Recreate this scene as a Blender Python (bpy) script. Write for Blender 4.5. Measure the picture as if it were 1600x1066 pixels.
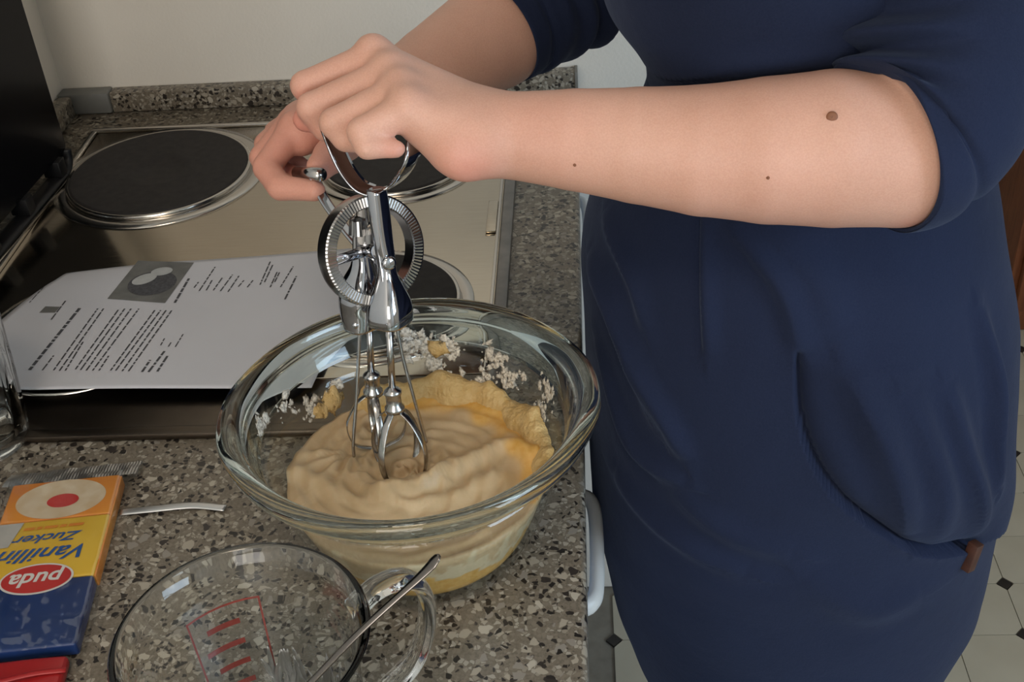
import bpy, bmesh, math, random
import numpy as np
from mathutils import Vector, Matrix, Euler, noise

random.seed(7)
S = bpy.context.scene
COL = S.collection
for _o in list(bpy.data.objects):
    bpy.data.objects.remove(_o)

# ------------------------------------------------------------------ camera
cam = bpy.data.cameras.new('camera')
cam_o = bpy.data.objects.new('camera', cam)
COL.objects.link(cam_o)
_R = np.array([[0.997386, 0.035828, -0.062742], [-0.029989, -0.584772, -0.810643], [-0.065734, 0.810406, -0.582169]])
_m = Matrix.Identity(4)
for i in range(3):
    _m[i][0] = _R[0][i]; _m[i][1] = -_R[1][i]; _m[i][2] = -_R[2][i]; _m[i][3] = [0.00884, -0.34589, 1.529][i]
cam_o.matrix_world = _m
cam.sensor_width = 36.0
cam.lens = 1900.0 / 1600.0 * 36.0
cam.clip_start = 0.02
S.camera = cam_o

# ------------------------------------------------------------------ world, lights, exposure
S.view_settings.view_transform = 'Standard'
S.view_settings.look = 'None'
S.view_settings.gamma = 1.0
S.view_settings.use_curve_mapping = False
S.view_settings.exposure = 0.0
w = bpy.data.worlds.new('world'); S.world = w
w.use_nodes = True
w.node_tree.nodes['Background'].inputs[0].default_value = (0.55, 0.68, 0.9, 1)
w.node_tree.nodes['Background'].inputs[1].default_value = 0.6
S.cycles.transparent_max_bounces = 40
S.cycles.max_bounces = 24
S.cycles.transmission_bounces = 24
S.cycles.caustics_reflective = False
S.cycles.caustics_refractive = True
S.cycles.sample_clamp_indirect = 4.0

def area(name, loc, target, sx, sy, power, color):
    l = bpy.data.lights.new(name, 'AREA'); l.shape = 'RECTANGLE'
    l.size = sx; l.size_y = sy; l.energy = power; l.color = color
    o = bpy.data.objects.new(name, l); COL.objects.link(o)
    o.location = loc
    o.rotation_euler = (Vector(target) - Vector(loc)).to_track_quat('-Z', 'Y').to_euler()
    return o
# daylight through the right-hand window, an added fill from behind, and the warm lamp under the ceiling
area('window_daylight', (2.14, -0.95, 1.62), (1.0, -0.55, 1.50), 1.15, 1.05, 36.0, (0.62, 0.81, 1.0))
area('rear_fill', (-0.25, -1.70, 1.62), (-0.2, 0.6, 1.25), 0.9, 1.05, 16.0, (1.0, 0.94, 0.86))  # added fill that brightens the back wall, no known source there
area('ceiling_lamp_light', (-0.15, -0.55, 2.36), (-0.15, -0.5, 0.0), 0.34, 0.34, 5.0, (1.0, 0.82, 0.62))

# ------------------------------------------------------------------ materials
def mat(name, color=(.8, .8, .8), rough=.5, metal=0.0, spec=.5, sss=0.0, sheen=0.0, coat=0.0):
    m = bpy.data.materials.new(name); m.use_nodes = True
    b = m.node_tree.nodes['Principled BSDF']
    b.inputs['Base Color'].default_value = (*color, 1)
    b.inputs['Roughness'].default_value = rough
    b.inputs['Metallic'].default_value = metal
    b.inputs['Specular IOR Level'].default_value = spec
    if sss:
        b.inputs['Subsurface Weight'].default_value = sss
        b.inputs['Subsurface Radius'].default_value = (.012, .004, .002)
        b.inputs['Subsurface Scale'].default_value = 1.0
    b.inputs['Sheen Weight'].default_value = sheen
    b.inputs['Coat Weight'].default_value = coat
    return m
class N:
    """small node-tree writer"""
    def __init__(s, m): s.t = m.node_tree; s.b = s.t.nodes.get('Principled BSDF'); s.o = s.t.nodes['Material Output']
    def new(s, typ, **kw):
        n = s.t.nodes.new(typ)
        for k, v in kw.items():
            if isinstance(v, bpy.types.NodeSocket): s.t.links.new(v, n.inputs[k])
            elif k in n.inputs: n.inputs[k].default_value = v
            else: setattr(n, k, v)
        return n
    def link(s, a, b): s.t.links.new(a, b)
    def coord(s, which='Object'): return s.new('ShaderNodeTexCoord').outputs[which]
    def noise(s, vec, scale, detail=3, rough=.5, dist=0.0):
        n = s.new('ShaderNodeTexNoise'); s.link(vec, n.inputs['Vector'])
        n.inputs['Scale'].default_value = scale; n.inputs['Detail'].default_value = detail
        n.inputs['Roughness'].default_value = rough; n.inputs['Distortion'].default_value = dist
        return n.outputs['Fac']
    def ramp(s, fac, stops, interp='LINEAR'):
        n = s.new('ShaderNodeValToRGB'); s.link(fac, n.inputs[0]); r = n.color_ramp; r.interpolation = interp
        while len(r.elements) < len(stops): r.elements.new(.5)
        for e, (p, c) in zip(r.elements, stops):
            e.position = p; e.color = (*c, 1) if len(c) == 3 else c
        return n.outputs['Color']
    def mix(s, fac, a, b, blend='MIX'):
        n = s.new('ShaderNodeMix', data_type='RGBA', blend_type=blend)
        for k, v in ((0, fac), (6, a), (7, b)):
            if isinstance(v, bpy.types.NodeSocket): s.link(v, n.inputs[k])
            elif k == 0: n.inputs[0].default_value = v
            else: n.inputs[k].default_value = (*v, 1)
        return n.outputs[2]
    def math(s, op, a, b=0.0):
        n = s.new('ShaderNodeMath', operation=op)
        for k, v in ((0, a), (1, b)):
            if isinstance(v, bpy.types.NodeSocket): s.link(v, n.inputs[k])
            else: n.inputs[k].default_value = v
        return n.outputs[0]
    def bump(s, h, strength, dist):
        n = s.new('ShaderNodeBump'); s.link(h, n.inputs['Height'])
        n.inputs['Strength'].default_value = strength; n.inputs['Distance'].default_value = dist
        s.link(n.outputs[0], s.b.inputs['Normal'])

def noisy(name, c1, c2, scale, rough=.6, bump=0.0, bdist=.001, bscale=None, **kw):
    m = mat(name, c1, rough, **kw); n = N(m); v = n.coord()
    f = n.noise(v, scale, 4)
    n.link(n.ramp(f, [(.3, c1), (.7, c2)]), n.b.inputs['Base Color'])
    if bump: n.bump(n.noise(v, bscale or scale * 4, 3), bump, bdist)
    return m

M = {}
M['wall'] = noisy('plaster', (.80, .745, .665), (.86, .805, .72), 6, .85, .25, .0015, 260)
M['floor_grout'] = noisy('floor_joint', (.22, .19, .15), (.28, .25, .20), 40, .8)
M['tile'] = noisy('cream_tile', (.46, .41, .31), (.52, .47, .365), 9, .45)
M['dot'] = noisy('black_dot_tile', (.012, .010, .009), (.03, .024, .02), 30, .5)
M['white'] = noisy('white_lacquer', (.66, .66, .64), (.70, .70, .68), 20, .4)
M['ceil'] = noisy('ceiling_paint', (.5, .48, .45), (.55, .53, .5), 10, .9)
M['cabinet'] = noisy('pale_blue_laminate', (.42, .47, .56), (.46, .51, .60), 12, .5)
M['steel'] = None
def terrazzo():
    m = mat('terrazzo', (.3, .28, .25), .32); n = N(m); v = n.coord()
    warp = n.new('ShaderNodeTexNoise'); n.link(v, warp.inputs['Vector']); warp.inputs['Scale'].default_value = 90
    vm = n.new('ShaderNodeVectorMath', operation='MULTIPLY_ADD'); n.link(warp.outputs['Color'], vm.inputs[0])
    vm.inputs[1].default_value = (.006, .006, .006); n.link(v, vm.inputs[2]); vv = vm.outputs[0]
    base = n.ramp(n.noise(v, 420, 4, .7), [(.25, (.10, .083, .062)), (.75, (.235, .20, .155))])
    def chips(scale, thr, keep, stops, prev, off):
        mp = n.new('ShaderNodeVectorMath', operation='ADD'); n.link(vv, mp.inputs[0]); mp.inputs[1].default_value = (off, off * 1.7, off * .6)
        e = n.new('ShaderNodeTexVoronoi', feature='DISTANCE_TO_EDGE'); n.link(mp.outputs[0], e.inputs['Vector']); e.inputs['Scale'].default_value = scale
        c = n.new('ShaderNodeTexVoronoi', feature='F1'); n.link(mp.outputs[0], c.inputs['Vector']); c.inputs['Scale'].default_value = scale
        sep = n.new('ShaderNodeSeparateColor'); n.link(c.outputs['Color'], sep.inputs[0])
        inside = n.new('ShaderNodeMapRange'); n.link(e.outputs['Distance'], inside.inputs[0])
        inside.inputs[1].default_value = thr; inside.inputs[2].default_value = thr + .05
        k = n.math('LESS_THAN', sep.outputs[0], keep)
        f = n.math('MULTIPLY', inside.outputs[0], k)
        col = n.ramp(sep.outputs[1], stops, 'CONSTANT')
        return n.mix(f, prev, col)
    c1 = chips(300, .05, .58, [(0, (.20, .17, .13)), (.3, (.35, .32, .265)), (.55, (.028, .023, .02)), (.78, (.27, .24, .19))], base, 0.0)
    c2 = chips(138, .12, .34, [(0, (.36, .32, .255)), (.4, (.26, .235, .20)), (.62, (.44, .40, .33)), (.85, (.035, .028, .024))], c1, .37)
    c3 = chips(165, .15, .16, [(0, (.018, .015, .013)), (.6, (.03, .024, .02))], c2, .81)
    n.link(c3, n.b.inputs['Base Color'])
    return m
M['terrazzo'] = terrazzo()
def steel():
    m = mat('brushed_steel', (.52, .48, .42), .30, 1.0); n = N(m); v = n.coord()
    mp = n.new('ShaderNodeMapping'); n.link(v, mp.inputs[0]); mp.inputs['Scale'].default_value = (3, 120, 30)
    f = n.noise(mp.outputs[0], 8, 3)
    n.link(n.ramp(f, [(.3, (.50, .44, .355)), (.7, (.545, .485, .395))]), n.b.inputs['Base Color'])
    n.link(n.ramp(f, [(.3, (.12,) * 3), (.7, (.18,) * 3)]), n.b.inputs['Roughness'])
    return m
M['steel'] = steel()
M['dark_reflect_steel'] = noisy('steel_with_dark_reflection', (.10, .08, .065), (.16, .13, .10), 14, .30, metal=1.0)  # dark reflection of the room put into the steel's colour
M['edge_steel'] = mat('polished_steel_edge', (.55, .52, .48), .18, 1.0)
M['iron'] = noisy('cast_iron_plate', (.012, .0105, .010), (.024, .020, .019), 120, .75, .3, .0006, 900)
M['black'] = mat('black_glass', (.003, .003, .004), .22, 0, .12)
M['black_matte'] = mat('black_plastic', (.006, .006, .007), .45, 0, .3)
M['chrome'] = mat('chrome', (.50, .51, .54), .06, 1.0)
M['chrome_dull'] = noisy('worn_chrome', (.40, .39, .38), (.50, .49, .48), 60, .2, metal=1.0)
M['spoon'] = mat('spoon_steel', (.20, .18, .165), .2, 1.0)
M['wood'] = None
def wood():
    m = mat('reddish_wood', (.2, .07, .03), .4); n = N(m); v = n.coord()
    mp = n.new('ShaderNodeMapping'); n.link(v, mp.inputs[0]); mp.inputs['Scale'].default_value = (14, 14, 1.6)
    f = n.noise(mp.outputs[0], 4, 5, .6, 1.5)
    n.link(n.ramp(f, [(.3, (.13, .038, .014)), (.7, (.26, .085, .032))]), n.b.inputs['Base Color'])
    return m
M['wood'] = wood()
def thin_glass(name, tint=(.955, .97, .96), rough=.02, boost=0.0, gloss=(1, 1, 1)):
    m = bpy.data.materials.new(name); m.use_nodes = True; n = N(m); t = n.t
    t.nodes.remove(n.b)
    tr = n.new('ShaderNodeBsdfTransparent'); tr.inputs[0].default_value = (*tint, 1)
    gl = n.new('ShaderNodeBsdfGlossy'); gl.inputs['Roughness'].default_value = rough; gl.inputs['Color'].default_value = (*gloss, 1)
    lw = n.new('ShaderNodeLayerWeight'); lw.inputs[0].default_value = .5
    fr = n.ramp(lw.outputs['Facing'], [(0, (.035 + boost,) * 3), (.55, (.06 + boost,) * 3), (.8, (.18 + boost,) * 3), (1, (.75,) * 3)])
    mx = n.new('ShaderNodeMixShader'); n.link(fr, mx.inputs[0]); n.link(tr.outputs[0], mx.inputs[1]); n.link(gl.outputs[0], mx.inputs[2])
    n.link(mx.outputs[0], n.o.inputs['Surface'])
    return m
M['glass'] = thin_glass('clear_glass')
M['jug_glass'] = thin_glass('jug_glass', (.96, .97, .965))
M['film'] = thin_glass('clear_film', (.97, .97, .97), .12, .05)
M['seal'] = thin_glass('sealed_film', (.60, .61, .62), .3, .62)
def rim_glass():
    m = bpy.data.materials.new('green_edge_glass'); m.use_nodes = True; n = N(m)
    n.b.inputs['Base Color'].default_value = (.84, .945, .92, 1)
    n.b.inputs['Transmission Weight'].default_value = 1.0
    n.b.inputs['Roughness'].default_value = .02
    n.b.inputs['IOR'].default_value = 1.47
    return m
M['rim'] = rim_glass()
def real_glass(name, col):
    m = bpy.data.materials.new(name); m.use_nodes = True; n = N(m)
    n.b.inputs['Base Color'].default_value = (*col, 1); n.b.inputs['Transmission Weight'].default_value = 1.0
    n.b.inputs['Roughness'].default_value = 0.0; n.b.inputs['IOR'].default_value = 1.46
    return m
M['jug_glass'] = real_glass('jug_glass', (.97, .985, .975))

def skin():
    m = mat('skin', (.72, .46, .36), .48, 0, .35, sss=.12); n = N(m); v = n.coord()
    a = n.new('ShaderNodeAttribute'); a.attribute_name = 'flush'
    f = n.noise(v, 22, 4)
    base = n.ramp(f, [(.3, (.60, .335, .245)), (.7, (.68, .39, .295))])
    fine = n.mix(.12, base, n.ramp(n.noise(v, 900, 2), [(.35, (.45, .23, .17)), (.65, (.80, .53, .43))]))
    c = n.mix(a.outputs['Fac'], fine, (.64, .20, .15))
    n.link(c, n.b.inputs['Base Color'])
    n.bump(n.noise(v, 1100, 3), .12, .0006)
    return m
M['skin'] = skin()
M['mole'] = mat('mole_skin', (.22, .085, .04), .6)
def denim():
    m = mat('navy_jersey', (.03, .045, .1), .9, 0, .1, sheen=.12); n = N(m); v = n.coord()
    n.b.inputs['Sheen Tint'].default_value = (.45, .55, .8, 1)
    f = n.noise(v, 9, 4); g = n.noise(v, 700, 3, .8)
    c = n.ramp(f, [(.3, (.0065, .0102, .028)), (.7, (.0095, .0152, .041))])
    c = n.mix(n.math('MULTIPLY', g, .55), c, (.030, .039, .076))
    n.link(c, n.b.inputs['Base Color'])
    n.bump(n.math('ADD', n.math('MULTIPLY', g, .25), n.noise(v, 55, 4, .6)), .35, .002)
    return m
M['dress'] = denim()
M['leather'] = noisy('brown_leather', (.045, .015, .008), (.085, .028, .013), 90, .6)
M['hair'] = noisy('brown_hair', (.06, .035, .02), (.12, .07, .04), 60, .5)
def batter_mat():
    m = mat('cake_batter', (.62, .47, .28), .42, 0, .4, sss=.1); n = N(m); v = n.coord()
    f = n.noise(v, 38, 4, .55, 1.2)
    a = n.new('ShaderNodeAttribute'); a.attribute_name = 'stain'
    sp = n.new('ShaderNodeSeparateColor'); n.link(a.outputs['Color'], sp.inputs[0])
    c = n.ramp(f, [(.3, (.53, .37, .205)), (.7, (.62, .45, .27))])
    c = n.mix(sp.outputs[0], c, n.ramp(n.noise(v, 160, 3), [(.3, (.68, .35, .07)), (.7, (.76, .46, .14))]))
    c = n.mix(sp.outputs[1], c, (.70, .58, .39))
    n.link(c, n.b.inputs['Base Color'])
    n.bump(n.noise(v, 260, 3), .25, .001)
    return m
M['batter'] = batter_mat()
M['dough'] = noisy('yellow_dough', (.57, .36, .125), (.68, .48, .22), 130, .7, .8, .002, 420)
def flour_mat():
    m = mat('flour_smear', (.76, .70, .60), .9); n = N(m); v = n.coord()
    a = n.ramp(n.noise(v, 420, 3, .6), [(.32, (.22,) * 3), (.60, (1.0,) * 3)])
    n.link(a, n.b.inputs['Alpha']); return m
M['flour'] = flour_mat()
M['paper'] = noisy('white_paper', (.56, .56, .60), (.60, .60, .64), 7, .8)
M['ink'] = noisy('black_ink', (.045, .045, .05), (.09, .09, .1), 400, .8)
M['ink_grey'] = noisy('grey_print', (.12, .12, .115), (.18, .18, .17), 60, .8)
M['ink_pale'] = noisy('pale_print', (.40, .41, .41), (.47, .48, .48), 120, .8)
M['orange'] = noisy('orange_print', (.66, .20, .025), (.72, .28, .03), 30, .45)
M['yellow'] = noisy('yellow_print', (.72, .43, .03), (.78, .50, .05), 30, .45)
M['blue'] = noisy('blue_print', (.008, .03, .12), (.012, .04, .16), 30, .4)
M['blue_ink'] = mat('blue_lettering', (.02, .09, .30), .5)
M['red'] = noisy('red_print', (.50, .028, .025), (.58, .04, .035), 30, .45)
M['cream'] = noisy('cake_print', (.60, .45, .28), (.70, .58, .42), 90, .5)
M['print_white'] = mat('white_print', (.75, .72, .68), .5)
M['sticker'] = noisy('grey_sticker', (.40, .39, .36), (.48, .46, .42), 120, .6)
M['red_pack'] = noisy('red_wrapper', (.33, .012, .015), (.42, .02, .02), 25, .35)
M['red_ink'] = mat('red_measure_ink', (.42, .05, .035), .6)
M['residue'] = thin_glass('milky_residue', (.80, .80, .79), .3, .20, (.95, .95, .95))
M['lamp_shade'] = mat('frosted_lamp', (.8, .75, .65), .5)

# ------------------------------------------------------------------ object helpers
def tag(o, label=None, cat=None, group=None, kind=None):
    if label: o['label'] = label
    if cat: o['category'] = cat
    if group: o['group'] = group
    if kind: o['kind'] = kind
    return o
def link(name, me, mats, parent=None, smooth=True):
    o = bpy.data.objects.new(name, me); COL.objects.link(o)
    if not isinstance(mats, (list, tuple)): mats = [mats]
    for m in mats: me.materials.append(m)
    if smooth:
        me.polygons.foreach_set('use_smooth', [True] * len(me.polygons))
    if parent: o.parent = parent; o.matrix_parent_inverse = parent.matrix_world.inverted()
    return o
def empty(name, loc, label, cat, group=None):
    o = bpy.data.objects.new(name, None); COL.objects.link(o); o.location = loc
    o.empty_display_size = .05
    bpy.context.view_layer.update()
    return tag(o, label, cat, group)
def pyd(name, V, F, mats, parent=None, smooth=True, mi=None):
    me = bpy.data.meshes.new(name); me.from_pydata([tuple(map(float, v)) for v in V], [], [tuple(map(int, f)) for f in F]); me.update()
    o = link(name, me, mats, parent, smooth)
    if mi is not None: me.polygons.foreach_set('material_index', list(mi))
    return o
def bm_obj(name, bm, mats, parent=None, smooth=False, auto=None):
    bmesh.ops.recalc_face_normals(bm, faces=bm.faces)
    me = bpy.data.meshes.new(name); bm.to_mesh(me); bm.free()
    o = link(name, me, mats, parent, smooth)
    if auto: me.set_sharp_from_angle(angle=math.radians(auto))
    return o
def add_box(bm, lo, hi, bevel=0.0, seg=2, rot=None):
    lo = Vector(lo); hi = Vector(hi)
    r = bmesh.ops.create_cube(bm, size=1.0)
    vs = r['verts']
    for v in vs:
        v.co = Vector([(lo[i] + hi[i]) / 2 + v.co[i] * (hi[i] - lo[i]) for i in range(3)])
    if bevel:
        es = list({e for v in vs for e in v.link_edges})
        rr = bmesh.ops.bevel(bm, geom=es, offset=bevel, segments=seg, affect='EDGES', profile=.5)
        vs = list({v for f in rr['faces'] for v in f.verts} | {v for v in vs if v.is_valid})
    if rot is not None:
        for v in vs: v.co = rot @ v.co
    return vs
def box(name, lo, hi, m, parent=None, bevel=0.0, seg=2, rot=None):
    bm = bmesh.new(); add_box(bm, lo, hi, bevel, seg, rot)
    return bm_obj(name, bm, m, parent, smooth=bevel > 0, auto=40 if bevel else None)
def lathe(profile, n=96, center=(0, 0, 0), radial=None, closed=False):
    V = []; F = []
    for k, (r, z) in enumerate(profile):
        for j in range(n):
            a = 2 * math.pi * j / n
            rr = r + (radial(k, a) if radial else 0.0)
            V.append((center[0] + rr * math.cos(a), center[1] + rr * math.sin(a), center[2] + z))
    K = len(profile)
    for k in range(K if closed else K - 1):
        k2 = (k + 1) % K
        for j in range(n):
            j2 = (j + 1) % n
            F.append((k * n + j, k * n + j2, k2 * n + j2, k2 * n + j))
    return V, F
def smooth_path(pts, n):
    """Catmull-Rom through points of any dimension"""
    P_ = [np.array(p, float) for p in pts]
    P_ = [2 * P_[0] - P_[1]] + P_ + [2 * P_[-1] - P_[-2]]
    out = []
    segs = len(P_) - 3
    for i in range(n):
        u = i / (n - 1) * segs; k = min(int(u), segs - 1); t = u - k
        a, b, c, d = P_[k:k + 4]
        out.append(.5 * (2 * b + (c - a) * t + (2 * a - 5 * b + 4 * c - d) * t * t + (3 * b - a - 3 * c + d) * t ** 3))
    return np.array(out)
def frames(C, up=None):
    """parallel-transport frames along a polyline"""
    C = np.asarray(C); T = np.gradient(C, axis=0); T /= np.linalg.norm(T, axis=1)[:, None]
    u = np.array(up if up is not None else (0.13, .27, 1.0), float)
    u -= T[0] * (u @ T[0])
    if np.linalg.norm(u) < 1e-6: u = np.cross(T[0], (1, 0, 0))
    u /= np.linalg.norm(u); U = [u]
    for i in range(1, len(C)):
        u = U[-1] - T[i] * (U[-1] @ T[i]); u /= np.linalg.norm(u); U.append(u)
    U = np.array(U); W = np.cross(T, U)
    return T, U, W
def tube(C, ra, rb=None, n=12, up=None, cap=True, square=False, closed=False):
    """swept section: semi-axis ra along U, rb along W"""
    C = np.asarray(C, float); K = len(C)
    T, U, W = frames(C, up)
    ra = np.broadcast_to(np.asarray(ra, float), (K,)); rb = ra if rb is None else np.broadcast_to(np.asarray(rb, float), (K,))
    V = []; F = []
    e = .35 if square else 1.0
    for k in range(K):
        for j in range(n):
            a = 2 * math.pi * (j + .5 * square) / n
            ca, sa = math.cos(a), math.sin(a)
            ca = math.copysign(abs(ca) ** e, ca); sa = math.copysign(abs(sa) ** e, sa)
            V.append(C[k] + U[k] * ra[k] * ca + W[k] * rb[k] * sa)
    for k in range(K if closed else K - 1):
        k2 = (k + 1) % K
        for j in range(n): F.append((k * n + j, k * n + (j + 1) % n, k2 * n + (j + 1) % n, k2 * n + j))
    if cap and not closed:
        F.append(tuple(range(n))[::-1]); F.append(tuple((K - 1) * n + j for j in range(n)))
    return V, F
def merge(*vf):
    V = []; F = []
    for v, f in vf:
        o = len(V); V += list(v); F += [tuple(i + o for i in q) for q in f]
    return V, F
def disc_vf(c, rx, ry, z, n=40, ux=(1, 0), uy=(0, 1)):
    V = [(c[0] + ux[0] * rx * math.cos(2 * math.pi * j / n) + uy[0] * ry * math.sin(2 * math.pi * j / n),
          c[1] + ux[1] * rx * math.cos(2 * math.pi * j / n) + uy[1] * ry * math.sin(2 * math.pi * j / n), z) for j in range(n)]
    return V, [tuple(range(n))]
def blob_vf(c, nrm, sx, sy, sz, seed, rough=.35):
    bm = bmesh.new(); bmesh.ops.create_icosphere(bm, subdivisions=2, radius=1.0)
    q = Vector(nrm).to_track_quat('Z', 'Y').to_matrix()
    q = q @ Matrix.Rotation(seed * 2.4, 3, 'Z')
    V = []
    for v in bm.verts:
        k = 1 + rough * noise.noise(v.co * 1.6 + Vector((seed * 3.1, seed, 0))) * 1.6
        p = Vector((v.co.x * sx * k, v.co.y * sy * k, v.co.z * sz))
        V.append(Vector(c) + q @ p)
    F = [tuple(v.index for v in f.verts) for f in bm.faces]
    bm.free(); return V, F

# ------------------------------------------------------------------ setting
def struct(name, boxes, m, bevel=0):
    bm = bmesh.new()
    for lo, hi in boxes: add_box(bm, lo, hi)
    return tag(bm_obj(name, bm, m), kind='structure')
YB = 1.07; XL = -0.652
struct('wall_left', [((XL - .1, -1.9, 0), (XL, YB, 2.5))], M['wall'])
struct('wall_back', [((XL - .1, YB, 0), (.40, YB + .12, 2.5))], M['wall'])
struct('wall_nook', [((.28, YB + .12, 0), (.40, 2.75, 2.5))], M['wall'])
struct('wall_far', [((.28, 2.75, 0), (2.3, 2.85, 2.5))], M['wall'])
struct('wall_right', [((2.2, -1.9, 0), (2.3, 2.75, 1.05)), ((2.2, -1.9, 2.2), (2.3, 2.75, 2.5)), ((2.2, -1.9, 1.05), (2.3, -1.57, 2.2)), ((2.2, -.33, 1.05), (2.3, 2.75, 2.2))], M['wall'])
struct('wall_front', [((XL - .1, -1.9, 0), (2.3, -1.75, 1.05)), ((XL - .1, -1.9, 2.2), (2.3, -1.75, 2.5)),
                      ((XL - .1, -1.9, 1.05), (-.72, -1.75, 2.2)), ((.24, -1.9, 1.05), (2.3, -1.75, 2.2))], M['wall'])
struct('ceiling', [((XL - .1, -1.9, 2.5), (2.3, 2.85, 2.6))], M['ceil'])
fl = struct('floor', [((XL - .1, -1.9, -.06), (2.3, 2.85, -.004))], M['floor_grout'])
# octagonal tiles with small dark dots at their corners
PIT = .1068; FX0, FY0 = .563, .955; CUT = .0135
def tile_mesh():
    bm = bmesh.new(); h = PIT / 2 - .0007; c = CUT
    pts = [(-h + c, -h), (h - c, -h), (h, -h + c), (h, h - c), (h - c, h), (-h + c, h), (-h, h - c), (-h, -h + c)]
    lo = [bm.verts.new((x, y, -.005)) for x, y in pts]; hi = [bm.verts.new((x, y, 0)) for x, y in pts]
    bm.faces.new(hi)
    for i in range(8): bm.faces.new((lo[i], lo[(i + 1) % 8], hi[(i + 1) % 8], hi[i]))
    me = bpy.data.meshes.new('floor_tile'); bm.to_mesh(me); bm.free(); me.materials.append(M['tile']); return me
def dot_mesh():
    bm = bmesh.new(); c = CUT - .0010
    pts = [(c, 0), (0, c), (-c, 0), (0, -c)]
    lo = [bm.verts.new((x, y, -.005)) for x, y in pts]; hi = [bm.verts.new((x, y, .0002)) for x, y in pts]
    bm.faces.new(hi)
    for i in range(4): bm.faces.new((lo[i], lo[(i + 1) % 4], hi[(i + 1) % 4], hi[i]))
    me = bpy.data.meshes.new('floor_dot'); bm.to_mesh(me); bm.free(); me.materials.append(M['dot']); return me
tm, dm = tile_mesh(), dot_mesh()
for i in range(-5, 8):
    for j in range(-5, 16):
        x = FX0 + i * PIT; y = FY0 + j * PIT
        if x < .42 and y > YB - .02: continue
        o = bpy.data.objects.new('floor_tile', tm); COL.objects.link(o); o.location = (x + PIT / 2, y + PIT / 2, 0); o.parent = fl
        o = bpy.data.objects.new('floor_dot', dm); COL.objects.link(o); o.location = (x, y, 0); o.parent = fl
def tile_field():
    V = []; F = []; mi = []
    for me_, off, k in ((tm, (PIT / 2, PIT / 2), 0), (dm, (0, 0), 1)):
        vs = [v.co.copy() for v in me_.vertices]; fs = [tuple(p.vertices) for p in me_.polygons]
        for i in range(-5, 16):
            for j in range(-5, 17):
                if i < 8 and j < 16: continue
                x = FX0 + i * PIT + off[0]; y = FY0 + j * PIT + off[1]
                if (x < .47 and y > YB - .06) or x > 2.14 or y > 2.70: continue
                o = len(V); V += [(v.x + x, v.y + y, v.z) for v in vs]; F += [tuple(q + o for q in f) for f in fs]; mi += [k] * len(fs)
        for i in range(-5, 16):
            for j in range(-25, -5):
                x = FX0 + i * PIT + off[0]; y = FY0 + j * PIT + off[1]
                if x > 2.14 or y < -1.70: continue
                o = len(V); V += [(v.x + x, v.y + y, v.z) for v in vs]; F += [tuple(q + o for q in f) for f in fs]; mi += [k] * len(fs)
    tag(pyd('floor_tile_field', V, F, [M['tile'], M['dot']], fl, False, mi), kind='stuff')
tile_field()
# window in the right wall, behind the photographer's shoulder
def window():
    bm = bmesh.new()
    for lo, hi in [((2.23, -1.57, 1.05), (2.28, -.33, 1.10)), ((2.23, -1.57, 2.15), (2.28, -.33, 2.2)), ((2.23, -1.57, 1.1), (2.28, -1.52, 2.15)),
                   ((2.23, -.38, 1.1), (2.28, -.33, 2.15)), ((2.23, -.975, 1.1), (2.28, -.925, 2.15))]: add_box(bm, lo, hi)
    f = tag(bm_obj('window_1', bm, M['white']), kind='structure')
    for y0, y1 in ((-1.52, -.975), (-.925, -.38)): box('pane', (2.252, y0, 1.1), (2.258, y1, 2.15), M['glass'], f)
    box('window_sill', (2.11, -1.6, 1.01), (2.21, -.3, 1.045), M['white'], f, .004)
window()
def fill_window():  # unseen window, added to go with the fill from behind
    bm = bmesh.new()
    for lo, hi in [((-.72, -1.84, 1.05), (.24, -1.79, 1.10)), ((-.72, -1.84, 2.15), (.24, -1.79, 2.2)), ((-.72, -1.84, 1.1), (-.67, -1.79, 2.15)), ((.19, -1.84, 1.1), (.24, -1.79, 2.15))]: add_box(bm, lo, hi)
    f = tag(bm_obj('added_window', bm, M['white']), kind='structure')
    box('pane', (-.67, -1.818, 1.1), (.19, -1.812, 2.15), M['glass'], f)
fill_window()
lamp = empty('ceiling_lamp', (-.15, -.55, 2.5), 'round frosted ceiling lamp above the kitchen behind the photographer', 'lamp')
pyd('lamp_shade', *lathe([(0.001, -.085), (.12, -.08), (.17, -.055), (.185, -.02), (.185, -.0)], 40, (-.15, -.55, 2.5)), M['lamp_shade'], lamp)
pyd('lamp_mount', *lathe([(.195, -.012), (.2, -.006), (.2, 0.0)], 40, (-.15, -.55, 2.5)), M['white'], lamp)

# ------------------------------------------------------------------ counter
ct = empty('countertop', (-.32, .3, .86), 'speckled grey terrazzo kitchen worktop carrying the hob and the bowl', 'worktop')
box('slab', (XL + .001, -1.2, .862), (0, YB - .001, .9), M['terrazzo'], ct, .005, 3)
up = box('upstand', (-.585, YB - .021, .9005), (-.001, YB - .001, .9265), M['terrazzo'], ct, .002)
box('side_upstand', (XL + .001, .90, .9005), (XL + .02, YB - .025, .9265), M['terrazzo'], ct, .002)
box('corner_cap', (XL + .001, YB - .024, .9005), (-.5855, YB - .0005, .928), noisy('grey_cap', (.16, .16, .15), (.2, .2, .19), 30, .5), ct, .003)
box('end_strip', (-.003, YB - .0225, .9005), (.001, YB - .0005, .928), noisy('grey_strip', (.17, .16, .14), (.22, .21, .19), 30, .5), ct, .001)
bc = empty('base_cabinet', (-.3, .3, 0), 'pale blue-grey base cabinet with drawers under the terrazzo worktop', 'cabinet')
box('carcass', (XL + .004, -1.2, .1), (-.035, YB - .004, .860), M['cabinet'], bc)
box('plinth', (XL + .004, -1.2, 0.0005), (-.07, YB - .004, .0995), M['cabinet'], bc)
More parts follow.
